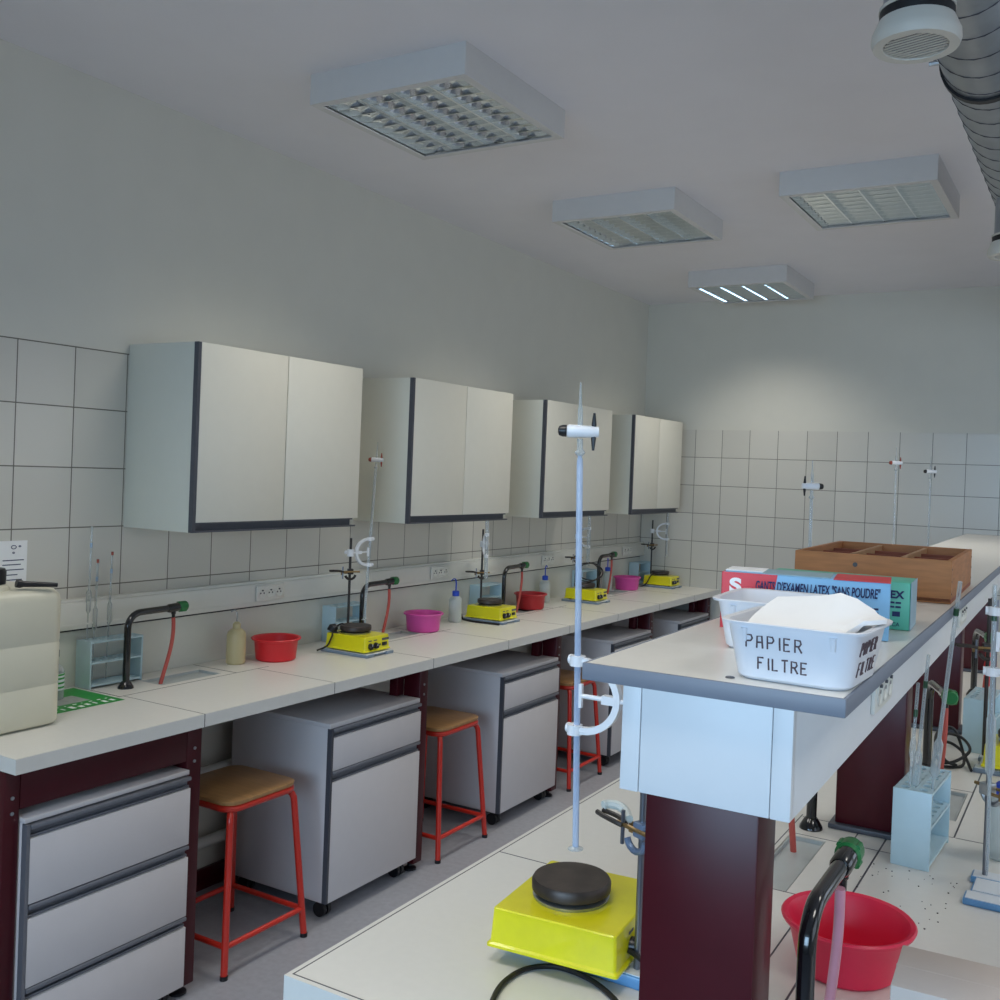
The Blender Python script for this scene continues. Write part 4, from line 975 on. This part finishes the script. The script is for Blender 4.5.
# ------------------------------------------------------------------ ventilation duct
DX, DY, DZ, DS = 2.717, 1.78, 2.668, 0.0
dax = lambda y: DX - DS*(y-DY)
du = thing('ventilation_duct', 'galvanised spiral ventilation duct under the ceiling at the upper right', 'duct', (dax(1.0), 1.0, DZ))
o = (dax(1.0), 1.0, DZ)
MB(o).tube([(dax(y), y, DZ) for y in (-2.4, 0.5, 2.0, 4.0, 6.66)], 0.10, 40).build('pipe', M_['galv'], du)
hx = []
for k in range(0, 20*56):
    a = 2*PI*k/20; y = 0.6 + 0.105*k/20
    hx.append((dax(y) + 0.1003*math.cos(a), y, DZ + 0.1003*math.sin(a)))
MB(o).tube(hx, 0.0020, 6).build('spiral_seam', M_['greydk'], du)
for y in (2.50, 5.2):
    c = MB(o).tube([(dax(y), y-0.011, DZ), (dax(y), y+0.011, DZ)], 0.1065, 40).build('clamp', M_['rubber'], du)
    MB(o).tube([(dax(y)-0.106, y-0.012, DZ+0.0), (dax(y)-0.128, y-0.012, DZ+0.0)], 0.006, 8).build('bolt', M_['silver'], c)
    MB(o).tube([(dax(y)-0.118, y, DZ+0.0), (dax(y)-0.118, y, ZC)], 0.004, 8).build('hanger', M_['silver'], c)
def make_outlet(loc, label):
    t = thing('air_outlet', label, 'air outlet', loc, 0, 'round air outlets below the duct')
    MB().tube([(0, 0, 0.045), (0, 0, DZ-loc[2]-0.088)], 0.058, 32).build('stem', M_['galv'], t)
    MB().lathe([(0.0585, 0.045), (0.064, 0.045), (0.064, 0.062), (0.0585, 0.062)], 32).build('seal', M_['rubber'], t)
    MB().lathe([(0.0585, 0.062), (0.0655, 0.062), (0.0655, 0.068), (0.0585, 0.068)], 32).build('collar', M_['offwhite'], t)
    MB().lathe([(0.0595, 0.045), (0.066, 0.045), (0.076, 0.022), (0.077, 0.010), (0.073, 0.0), (0.056, 0.0), (0.0545, 0.006), (0.0545, 0.045)], 36).build('rim', M_['offwhite'], t)
    MB().lathe([(0, 0.012), (0.0545, 0.012), (0.0545, 0.018), (0, 0.018)], 32).build('backing', M_['black'], t)
    w = MB(); n = 11
    for k in range(n):
        v = (k-(n-1)/2)*0.0098; hw = math.sqrt(max(0.0, 0.0545**2 - (abs(v)+0.002)**2))
        w.box(-hw, hw, v-0.0024, v+0.0024, 0.002, 0.0035)
    g = w.build('grille', M_['offwhite'], t); g.rotation_euler = (0, 0, -0.25)
    return t
make_outlet((2.672, 1.845, 2.442), 'round cream air outlet with grille hanging near the camera at the upper right')
make_outlet((2.708, 3.43, 2.398), 'round cream air outlet at the right edge of the picture below the far duct')

TILT_R, TILT_N, SPR, SPN = 0.25, 0.22, 2.8, 1.5
P_RIGHT, P_NEAR, P_LAMP = 2.5, 32, 5.6
COL_R, COL_N, COL_L = (1.0, 0.98, 0.95), (0.46, 0.72, 1.0), (1.0, 0.955, 0.86)
SP_L = 2.1
EXPO = 0.0
# ================================================================== daylight and camera
def area(name, M, sx, sy, power, col, spread=PI):
    l = bpy.data.lights.new(name, 'AREA'); l.shape = 'RECTANGLE'; l.size = sx; l.size_y = sy; l.energy = power; l.color = col; l.spread = spread
    o = bpy.data.objects.new(name, l); C.objects.link(o); o.matrix_world = M; return o
def aim(p, d):                                # light pointing along d
    q = Vector(d).to_track_quat('-Z', 'Y'); M = q.to_matrix().to_4x4(); M.translation = Vector(p); return M
for i, (a, b) in enumerate(WR):
    area('daylight_right_%d' % i, aim((XR-0.02, (a+b)/2, (WZ0+WZ1)/2), (-1, 0, -TILT_R)), b-a-0.1, WZ1-WZ0-0.1, P_RIGHT, COL_R, SPR)
area('daylight_near', aim(((WN[0]+WN[1])/2, YN+0.02, (WZ0+WZ1)/2), (0, 1, -TILT_N)), WN[1]-WN[0]-0.1, WZ1-WZ0-0.1, P_NEAR, COL_N, SPN)
for o in [o for o in C.objects if o.get('category') == 'ceiling light']:
    area('lamp_light', aim((o.location.x+0.305, o.location.y+0.305, ZC-0.102), (0, 0, -1)), 0.54, 0.54, P_LAMP, COL_L, SP_L)
W = bpy.data.worlds.new('sky'); bpy.context.scene.world = W; W.use_nodes = True
W.node_tree.nodes['Background'].inputs['Color'].default_value = (0.62, 0.78, 1.0, 1); W.node_tree.nodes['Background'].inputs['Strength'].default_value = 1.2

cam = bpy.data.cameras.new('camera'); co = bpy.data.objects.new('camera', cam); C.objects.link(co)
r = Vector((0.86790429, 0.49521334, 0.03880584)); u = Vector((-0.03774212, -0.01215391, 0.9992136)); f = Vector((-0.49529555, 0.86868638, -0.00814197))
Mc = Matrix((r, u, -f)).transposed().to_4x4(); Mc.translation = Vector((3.00344, 0, 1.66)); co.matrix_world = Mc
cam.sensor_width = 36; cam.lens = 35.6156; cam.shift_x = -0.04689; cam.shift_y = -0.01932; cam.clip_start = 0.05
sc = bpy.context.scene; sc.camera = co
sc.view_settings.view_transform = 'Standard'; sc.view_settings.look = 'None'; sc.view_settings.gamma = 1.0; sc.view_settings.use_curve_mapping = False
sc.view_settings.exposure = EXPO
sc.cycles.max_bounces = 8; sc.cycles.diffuse_bounces = 5; sc.cycles.glossy_bounces = 4; sc.cycles.transparent_max_bounces = 24; sc.cycles.caustics_reflective = False; sc.cycles.caustics_refractive = False
sc.cycles.sample_clamp_indirect = 6
